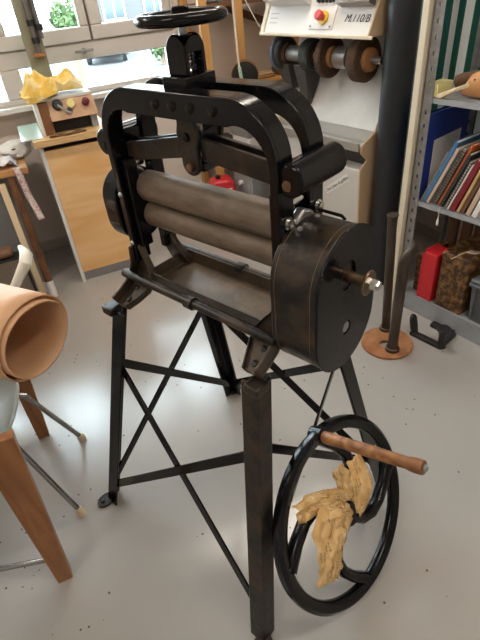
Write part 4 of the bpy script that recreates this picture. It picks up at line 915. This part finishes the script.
# ------------------------------------------------------------------ bench, sticks and chest on the left
tb = thing('work_bench', 'wooden work bench end with a thick orange edge left of the plywood cabinet', 'bench', W(0, 0, 0), PH)
MB().box((-1.5, 2.99, .715), (-.043, 3.44, .75)).build('bench_top', M['benchwood'], tb, bevel=.003)
MB().box((-.9, 3.05, 0), (-.14, 3.07, .714)).build('bench_panel', M['greyboard'], tb)
MB().box((-.16, 3.07, 0), (-.14, 3.42, .714)).build('bench_panel', M['greyboard'], tb)
MB().box((-1.46, 3.05, 0), (-1.42, 3.42, .714)).build('bench_panel', M['greyboard'], tb)
fb = thing('printed_fabric', 'folded white fabric with red and blue print on the corner of the bench', 'fabric', W(-.13, 3.10, .7505), PH)
MB().grid(lambda u, v: V3((-.16 + u * .20, -.08 + v * .14, .005 + .028 * (1 + noise.noise(V3((u * 4, v * 4, 2)))) * min(1, 8 * u * (1 - u)))), 22, 18).build('fabric_sheet', M['cottonblue'], fb, solid=.002)
bn = thing('white_bundle', 'white crumpled bag lying behind the printed fabric on the bench', 'bag', W(-.075, 3.26, .7505), PH)
m = MB(); bmesh.ops.create_icosphere(m.bm, subdivisions=4, radius=1.)
for v in m.bm.verts:
    n1 = noise.noise(v.co * 1.8) * .22 + noise.noise(v.co * 4.) * .12; v.co = V3((v.co.x * .10, v.co.y * .10, max(v.co.z, -.75) * .055 + .0415)) * 1.; v.co.x *= 1 + n1; v.co.y *= 1 + n1; v.co.z *= 1 + .3 * n1
m.build('bag_body', M['paper'], bn); MB().tube([(-.04, -.06, .055), (-.02, -.085, .06), (.005, -.07, .06)], .008, 8).build('bag_tie', M['black'], bn)
rbn = thing('patterned_ribbon', 'red and white patterned ribbon hanging over the front edge of the bench', 'ribbon', W(0, 0, 0), PH)
RB = [(-.115, 3.02, .7535), (-.10, 3.0, .7545), (-.097, 2.982, .7545), (-.096, 2.976, .742), (-.094, 2.978, .69), (-.088, 2.972, .60), (-.070, 2.95, .51), (-.062, 2.935, .455)]
def rbf(u, v):
    t = u * (len(RB) - 1); i = min(int(t), len(RB) - 2); p = V3(RB[i]).lerp(V3(RB[i + 1]), t - i); return p + V3(((v - .5) * .036, (v - .5) * .010, 0))
MB().grid(rbf, 42, 3).build('ribbon_band', M['paleprint'], rbn, solid=.002)
sk = thing('leaning_pole', 'brown stick with a white tip leaning against the bench', 'stick', W(-.145, 2.80, 0), PH)
tp = V3((.0, .18, .715)); 
MB().tube([tp * .15, tp * .5, tp], [.024, .024, .022], 14).build('pole_shaft', M['darkwood'], sk); MB().tube([V3((0, 0, .004)), tp * .15], [.025, .0252], 14).build('pole_tip', M['white'], sk)
MB().tube([V3((0, 0, 0)), V3((0, 0, .004))], [.022, .024], 14).build('tip_ring', M['darkwood'], sk)
s2 = thing('pale_batten', 'pale wooden batten leaning left of the brown stick', 'batten', W(-.200, 2.815, 0), PH)
MB().bar((0, 0, .006), (-.005, .165, .69), .036, .020, (1, 0, 0)).build('batten', M['palewood'], s2, bevel=.003)
ch = thing('taupe_chest', 'low taupe chest with dark edges on the floor in front of the bench', 'chest', W(0, 0, 0), PH)
MB().box((-.80, 2.675, .015), (-.226, 2.755, .365)).build('chest_body', M['taupe'], ch, bevel=.003)
m = MB().box((-.226, 2.668, 0), (-.216, 2.758, .375)).box((-.80, 2.668, .365), (-.226, 2.758, .378)).box((-.80, 2.668, 0), (-.226, 2.758, .015)); m.build('chest_edging', M['black'], ch, bevel=.002)
pd = thing('seat_pad', 'brown seat pad resting on the taupe chest', 'cushion', W(-.43, 2.715, .3785), PH)
m = MB(); m.box((-.25, -.042, 0), (.17, .042, .05)); m.build('pad', M['brownbook'], pd, bevel=.022)

# ------------------------------------------------------------------ shell chair with a roll of leather, table with tapered legs
chair = thing('shell_stool', 'grey-green moulded seat with thin chrome legs and cream feet below the leather roll', 'chair', W(-.50, 1.38, 0), PH - R(10))
def shellf(u, v):
    x = (u - .5) * .42; y = (v - .5) * .40
    k = 1. / max(1., (abs(x) ** 3 + abs(y) ** 3) ** (1 / 3) / .205); x *= k; y *= k
    r_ = min(1., (abs(x) ** 3 + abs(y) ** 3) ** (1 / 3) / .205)
    return V3((x, y, .412 + .055 * r_ ** 4))
MB().grid(shellf, 24, 24).build('seat_shell', M['shell'], chair, solid=.008)
for sx, sy, fx, fy in ((.151, -.057, .289, -.142), (.190, .125, .286, .222), (-.15, -.13, -.2, -.2), (-.15, .13, -.2, .22)):
    lg = MB().tube([(sx * .3, sy, .402), (sx * .85, sy, .400), (sx, sy, .388), (fx, fy, .012)], .0095, 12).build('leg', M['chrome'], chair)
    MB().tube([(fx, fy, 0), (fx, fy, .012), (fx - (fx - sx) * .05, fy - (fy - sy) * .05, .034)], [.016, .017, .012], 14).build('foot', M['foot'], lg)
arm = thing('armchair', 'white moulded chair whose curved arm shows behind the leather roll', 'chair', W(-.53, 2.02, 0), PH)
MB().tube([(.10, -.20, .44), (.20, -.16, .50), (.27, -.13, .56), (.325, -.11, .62), (.372, -.10, .672), (.385, -.05, .690), (.37, .02, .692)], [.014, .016, .017, .020, .026, .028, .016], 14, flat=.7).build('armrest', M['shellw'], arm)
MB().grid(lambda u, v: V3(((u - .5) * .42 - .12, (v - .5) * .42, .43 + .05 * (2 * (u - .5)) ** 4 + .02 * (2 * (v - .5)) ** 2)), 14, 14).build('seat_shell', M['shellw'], arm, solid=.01)
for sx, sy in ((-.28, -.18), (.05, -.18), (-.28, .18), (.05, .18)): MB().tube([(sx, sy, .44), (sx * 1.1, sy * 1.15, .0)], .010, 10).build('leg', M['chrome'], arm)

lr = thing('leather_roll', 'loose roll of thick tan leather lying over the edge of the brown table', 'leather roll', W(-.127, 1.10, .834), PH)
axd = V3((-cos(R(50)), sin(R(50)), 0)); e1_ = V3((axd.y, -axd.x, 0)).normalized(); e2_ = V3((0, 0, 1))
def rollf(u, v):
    a = R(-330 + 700 * u); r_ = .094 + .023 * u + .004 * sin(a * 2 + 1)
    r_ *= 1 + .10 * max(0, cos(a - R(25))) ** 4
    end = .015 - .05 * max(0, .35 - u) + .075 * max(0, u - .72) * 3.
    r_ = min(r_, .110 / max(.2, -sin(a)) if sin(a) < -.2 else 9)
    return axd * (end + v * .62) + e1_ * (r_ * cos(a)) + e2_ * (r_ * sin(a))
MB().grid(rollf, 130, 10).build('leather_sheet', M['leather'], lr, solid=.0045)

tbl = thing('wooden_table', 'brown wooden table with tapered plank legs in the left foreground', 'table', W(-.33, 1.32, 0), PH)
MB().box((-1.25, -.46, .690), (-.030, .46, .720)).build('table_top', M['tablewood'], tbl, bevel=.004)
for y0 in (-.335, .335):
    for x0, dx in ((0., 1), (-1.15, -1)):
        m = MB(); w0, w1, th = .046, .088, .03; xa, xb = x0, x0 + dx * .034; ys = y0 - .02 * (1 if y0 < 0 else 0)
        m.hexa([(xa - w0 / 2, y0 - th / 2, 0), (xa + w0 / 2, y0 - th / 2, 0), (xa + w0 / 2, y0 + th / 2, 0), (xa - w0 / 2, y0 + th / 2, 0)], [(xb - w1 / 2, ys - th / 2, .689), (xb + w1 / 2, ys - th / 2, .689), (xb + w1 / 2, ys + th / 2, .689), (xb - w1 / 2, ys + th / 2, .689)])
        m.build('leg', M['tablewood'], tbl, bevel=.002)
st = MB().tube([(-.02, -.318, .10), (-.3, -.30, .20), (-.8, -.30, .20), (-1.12, -.318, .10)], .009, 10).build('stretcher', M['chrome'], tbl)
